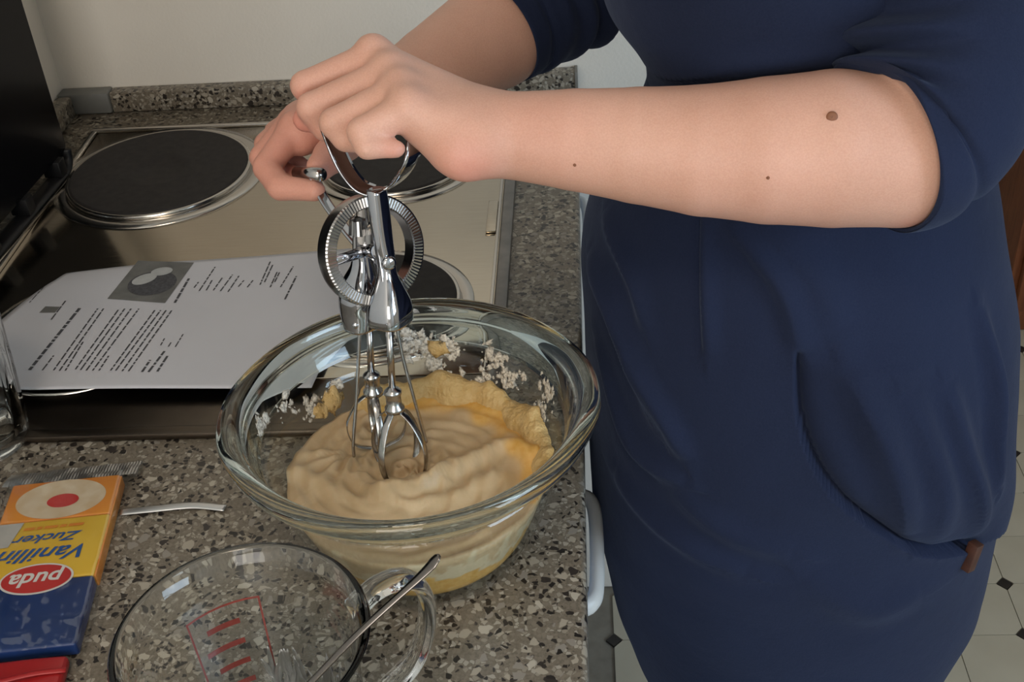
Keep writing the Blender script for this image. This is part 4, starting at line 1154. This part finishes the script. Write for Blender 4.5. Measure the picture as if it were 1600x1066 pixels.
# --- dress
#SECT_BEGIN
YC = .49
LEFT = [(0.2197, 0.4900, 0.3281), (0.1590, 0.4900, 0.4090), (0.1160, 0.4900, 0.4658), (0.0716, 0.4900, 0.5242), (0.0371, 0.4900, 0.5806), (0.0219, 0.4900, 0.6457), (0.0136, 0.4900, 0.7025), (0.0053, 0.4900, 0.7603), (0.0033, 0.4900, 0.8223), (0.0034, 0.4900, 0.9080), (0.0023, 0.4900, 0.9674), (0.0019, 0.4900, 1.0078), (0.0058, 0.4900, 1.0346), (0.0146, 0.4900, 1.0659), (0.0422, 0.4900, 1.1114), (0.0551, 0.4900, 1.1473), (0.0532, 0.4900, 1.1674), (0.0509, 0.4900, 1.1823), (0.0382, 0.4900, 1.2021), (0.0227, 0.4900, 1.2216), (.016, .49, 1.262), (.022, .49, 1.30), (.07, .49, 1.38), (.10, .49, 1.43), (.115, .49, 1.47)]
RIGHT = [(0.2833, 0.4900, 0.3274), (0.3027, 0.4900, 0.4069), (0.3164, 0.4900, 0.4624), (0.3357, 0.4900, 0.5740), (0.3594, 0.4900, 0.6762), (0.3591, 0.4900, 0.7807), (0.3512, 0.4900, 0.8954), (0.3387, 0.4900, 0.9791), (0.3144, 0.4900, 1.0641), (.30, .49, 1.12), (.285, .49, 1.18), (.285, .49, 1.30), (.27, .49, 1.38), (.235, .49, 1.43), (.205, .49, 1.47)]
HY = [(.40, .12), (.50, .15), (.60, .172), (.70, .187), (.82, .198), (.92, .200), (1.0, .190), (1.06, .172), (1.12, .150), (1.16, .138), (1.22, .142), (1.30, .160), (1.36, .168), (1.41, .140), (1.44, .105), (1.47, .062)]
def _tab(T):
    a = sorted((p[2], p[0]) for p in T); return np.array([q[0] for q in a]), np.array([q[1] for q in a])
_lz, _lx = _tab(LEFT); _rz, _rx = _tab(RIGHT); _hz = np.array([q[0] for q in HY]); _hv = np.array([q[1] for q in HY])
def section(z):
    return np.interp(z, _lz, _lx), np.interp(z, _rz, _rx), np.interp(z, _hz, _hv)
def level(p):
    xl, xr, h = section(p[2])
    return (abs((p[0] - (xl + xr) / 2) / ((xr - xl) / 2)) ** 2.25 + abs((p[1] - YC) / h) ** 2.25) ** (1 / 2.25) - 1 + (5 if not (.40 < p[2] < 1.47) else 0)
def inside(p): return level(p) < 0
#SECT_END
def poly_dist(Pn, line):
    """distance to a polyline, and the side (sign) in the x-z plane"""
    best = np.full(len(Pn), 1e9); side = np.zeros(len(Pn)); par = np.zeros(len(Pn))
    n = len(line)
    for i, (a, b) in enumerate(zip(line[:-1], line[1:])):
        a = np.array(a); b = np.array(b); ab = b - a
        t = np.clip(((Pn - a) @ ab) / (ab @ ab), 0, 1); q = Pn - a - t[:, None] * ab
        d = np.linalg.norm(q, axis=1); m = d < best
        best[m] = d[m]; side[m] = np.sign(ab[0] * q[m][:, 2] - ab[2] * q[m][:, 0]); par[m] = (i + t[m]) / (n - 1)
    return best, side, par
def dress_body():
    nz, nt = 560, 600
    zs = np.linspace(.425, 1.468, nz); th = np.linspace(0, 2 * np.pi, nt, endpoint=False)
    xl, xr, h = section(zs)
    # soften the table so that the silhouette runs smoothly
    ker = np.exp(-np.linspace(-2, 2, 21) ** 2); ker /= ker.sum()
    def sm(a): return np.convolve(np.pad(a, 10, mode='edge'), ker, 'valid')
    xl, xr, h = sm(xl), sm(xr), sm(h)
    c, s = np.cos(th), np.sin(th); e = 2 / 2.25
    X = ((xl + xr) / 2)[:, None] + ((xr - xl) / 2)[:, None] * (np.sign(c) * abs(c) ** e)[None]
    Y = YC + h[:, None] * (np.sign(s) * abs(s) ** e)[None]
    Z = np.repeat(zs[:, None], nt, 1)
    Pn = np.stack([X, Y, Z], -1)
    nrm = np.stack([(X - ((xl + xr) / 2)[:, None]) / (((xr - xl) / 2)[:, None] ** 2), (Y - YC) / (h[:, None] ** 2), np.zeros_like(X)], -1)
    nrm /= np.linalg.norm(nrm, axis=-1, keepdims=True)
    flat_ = Pn.reshape(-1, 3); dsp = np.zeros(len(flat_))
    near = flat_[:, 1] < YC + .06
    Q = flat_[near]; dd = np.zeros(len(Q))
    # pocket: front panel lies over, the pocket side steps back and then bellies out
    pocket = smooth_path([(0.1444, 0.3141, 1.0442), (0.1439, 0.3067, 1.0177), (0.1484, 0.3000, 0.9896), (0.1578, 0.2961, 0.9610), (0.1736, 0.2922, 0.9324), (0.1959, 0.2912, 0.9067), (0.2222, 0.2954, 0.8814), (0.2473, 0.3029, 0.8600), (0.2901, 0.3267, 0.8387)], 40)
    d, sd, par = poly_dist(Q, pocket)
    inn = sd > 0
    fade = np.clip(np.minimum(par * 12, 1), 0, 1)
    dd += np.where(inn, (-.0145 * np.exp(-d / .008) - .003 * np.exp(-(d / .003) ** 2) + .008 * np.exp(-((d - .05) / .035) ** 2)) * fade, (.0045 * np.exp(-d / .02)) * fade)
    def fold(line, amp, wid, asym=.6):
        nonlocal dd
        d, sd, par = poly_dist(Q, smooth_path(line, 16)); x = d * sd / wid
        env = np.sin(np.pi * np.clip(par, 0.02, .98)) ** .5
        dd += 1.7 * amp * env * (np.exp(-x * x) + asym * x * np.exp(-x * x))
    def groove(line, dep, wid):
        nonlocal dd
        d, sd, par = poly_dist(Q, smooth_path(line, 16)); dd -= dep * np.exp(-(d / wid) ** 2) * np.clip(np.minimum(par, 1 - par) * 15, 0, 1)
    groove([(0.0812, 0.3765, 1.1186), (0.0811, 0.3463, 1.0713), (0.0820, 0.3285, 1.0268)], .0045, .0032)
    fold([(0.0852, 0.3735, 1.1201), (0.0851, 0.3443, 1.0725), (0.0856, 0.3258, 1.0271)], .003, .008, 1.0)
    fold([(0.0980, 0.3599, 1.1151), (0.1215, 0.3383, 1.0951), (0.1356, 0.3250, 1.0731), (0.1448, 0.3122, 1.0350)], .0045, .010, 1.2)
    fold([(0.1176, 0.3515, 1.1215), (0.1498, 0.3304, 1.0891), (0.1671, 0.3162, 1.0523)], .003, .014, 1.0)
    fold([(0.0212, 0.4528, 1.0726), (0.0374, 0.3853, 1.0583), (0.0472, 0.3569, 1.0279)], .0035, .009, 1.0)
    fold([(0.0082, 0.4513, 1.0346), (0.0255, 0.3860, 1.0194), (0.0578, 0.3357, 0.9510)], .0045, .011, 1.2)
    fold([(0.0114, 0.4153, 0.9877), (0.0355, 0.3611, 0.9239), (0.0757, 0.3189, 0.9156)], .0040, .011, 1.2)
    fold([(0.0383, 0.3603, 1.0031), (0.0599, 0.3352, 0.9694), (0.0732, 0.3218, 0.9380)], .0040, .010, 1.2)
    fold([(0.0234, 0.3849, 0.8703), (0.0610, 0.3330, 0.8565), (0.1212, 0.2995, 0.8410)], .0040, .014, 1.0)
    fold([(0.0604, 0.3324, 0.9036), (0.1059, 0.3037, 0.8776), (0.1516, 0.2924, 0.8679)], .0030, .014, 1.0)
    fold([(0.1722, 0.3100, 1.0303), (0.2018, 0.2977, 0.9669), (0.2308, 0.2972, 0.8774)], .0050, .012, 1.2)
    fold([(0.2446, 0.3182, 1.0052), (0.2673, 0.3169, 0.9363), (0.2936, 0.3300, 0.8463)], .0045, .010, 1.2)
    fold([(0.2712, 0.3527, 1.0440), (0.2900, 0.3431, 0.9728), (0.2992, 0.3372, 0.8921)], .0050, .009, 1.2)
    fold([(0.2121, 0.3081, 1.0088), (0.2412, 0.3042, 0.9423), (0.2542, 0.3056, 0.8651)], .0035, .012, 1.0)
    fold([(0.1578, 0.2928, 0.8472), (0.2100, 0.2956, 0.8009), (0.2547, 0.3064, 0.8093)], .0030, .018, .8)
    groove([(0.0549, 0.5046, 1.1458), (0.0843, 0.3750, 1.1999), (0.1207, 0.3528, 1.2128), (0.1656, 0.3490, 1.2186)], .0060, .006)
    fold([(0.0527, 0.4240, 1.1958), (0.1013, 0.3563, 1.2218), (0.1565, 0.3461, 1.2305)], .003, .010, .8)
    dsp[near] += dd
    dsp += np.array([.0022 * noise.noise(Vector(p) * 14) for p in flat_[:, :].tolist()])
    Pn = (flat_ + nrm.reshape(-1, 3) * dsp[:, None])
    V = Pn; idx = np.arange(nz * nt).reshape(nz, nt)
    a = idx[:-1]; b = np.roll(idx, -1, 1)[:-1]; c_ = np.roll(idx, -1, 1)[1:]; d_ = idx[1:]
    F = np.stack([a, b, c_, d_], -1).reshape(-1, 4)
    me = bpy.data.meshes.new('dress')
    me.vertices.add(len(V)); me.vertices.foreach_set('co', V.astype(np.float32).ravel())
    me.loops.add(F.size); me.loops.foreach_set('vertex_index', F.astype(np.int32).ravel())
    me.polygons.add(len(F)); me.polygons.foreach_set('loop_start', np.arange(0, F.size, 4, dtype=np.int32))
    me.update(calc_edges=True)
    return link('dress', me, M['dress'], person)
dress = dress_body()
def sleeve(name, pts, seed, wr_dir, end_up, base_w=.10):
    """pts rows: x, y, z, radius; the last row is the cuff"""
    A = smooth_path(pts, 110); C, Rr = A[:, :3], A[:, 3]
    T, U, W = frames(C, end_up); n = 96; V = []; F = []
    L = np.concatenate([[0], np.cumsum(np.linalg.norm(np.diff(C, axis=0), axis=1))]); K = len(C)
    wr_dir = np.array(wr_dir)
    for k in range(K):
        fe = L[-1] - L[k]
        for j in range(n):
            a = 2 * math.pi * j / n; d = U[k] * math.cos(a) + W[k] * math.sin(a)
            w_ = max(0.0, float(d @ wr_dir)) + base_w * math.exp(-((fe - .095) / .045) ** 2)
            r = Rr[k] + 0.0085 * w_ * math.sin(fe * 260 + 1.5 * math.sin(a * 2 + seed)) + .0022 * noise.noise(Vector(C[k] + d * .05) * 22 + Vector((seed, 0, 0)))
            r -= .0022 * 1.6 * math.exp(-((fe - .018) / .003) ** 2)
            V.append(C[k] + d * r)
    inner = []
    for q, (back, ins) in enumerate(((0.0, .0012), (0.0, .0026), (.012, .0030), (.030, .0035))):
        k = int(np.argmin(abs((L[-1] - L) - back)))
        for j in range(n):
            a = 2 * math.pi * j / n; d = U[k] * math.cos(a) + W[k] * math.sin(a)
            V.append(C[k] + d * (Rr[k] - ins) + (T[k] * .0012 if q == 0 else 0))
    for k in range(K + 3):
        for j in range(n): F.append((k * n + j, k * n + (j + 1) % n, (k + 1) * n + (j + 1) % n, (k + 1) * n + j))
    F.append(tuple(range(n))[::-1])
    return pyd(name, V, F, M['dress'], dress)
def rw_(p, r): return list(p) + [r]
sleeve('sleeve', [rw_((.205, .43, 1.385), .060), rw_((0.2297, 0.4076, 1.2853), .063), rw_((0.2236, 0.3653, 1.2495), .057), rw_((0.2207, 0.3419, 1.2232), .056), rw_((0.2132, 0.3252, 1.2025), .0555), rw_((0.1993, 0.3147, 1.1912), .0535), rw_((0.1854, 0.3084, 1.1900), .0510)], 1.0, np.array((0.1554, 0.3403, 1.2310)) * 14 - np.array((0.2111, 0.3224, 1.1998)) * 14, (0, 1, 0))
sleeve('sleeve', [rw_((.175, .56, 1.385), .062), rw_((.172, .605, 1.345), .064), rw_((0.0393, 0.7289, 1.2181), .066), rw_((-0.0009, 0.6946, 1.1749), .064), rw_((-0.0318, 0.6663, 1.1562), .057), rw_((-0.0638, 0.6325, 1.1471), .0490)], 4.0, np.array((-0.0472, 0.6532, 1.2084)) * 9 - np.array((-0.0170, 0.6297, 1.1723)) * 9, (0, 1, 0), .75)
tg = np.array((0.2872, 0.3246, 0.8354))
q = Matrix.Translation(Vector(tg) + Vector((.004, -.004, 0))) @ Matrix.Rotation(math.radians(38), 4, 'Z') @ Matrix.Rotation(math.radians(14), 4, 'Y')
bm = bmesh.new(); add_box(bm, (-.0035, -.0045, -.0125), (.0055, .0045, .0125), .001, 2)
for v in bm.verts: v.co = q @ v.co
bm_obj('leather_tag', bm, M['leather'], dress, True, 40)
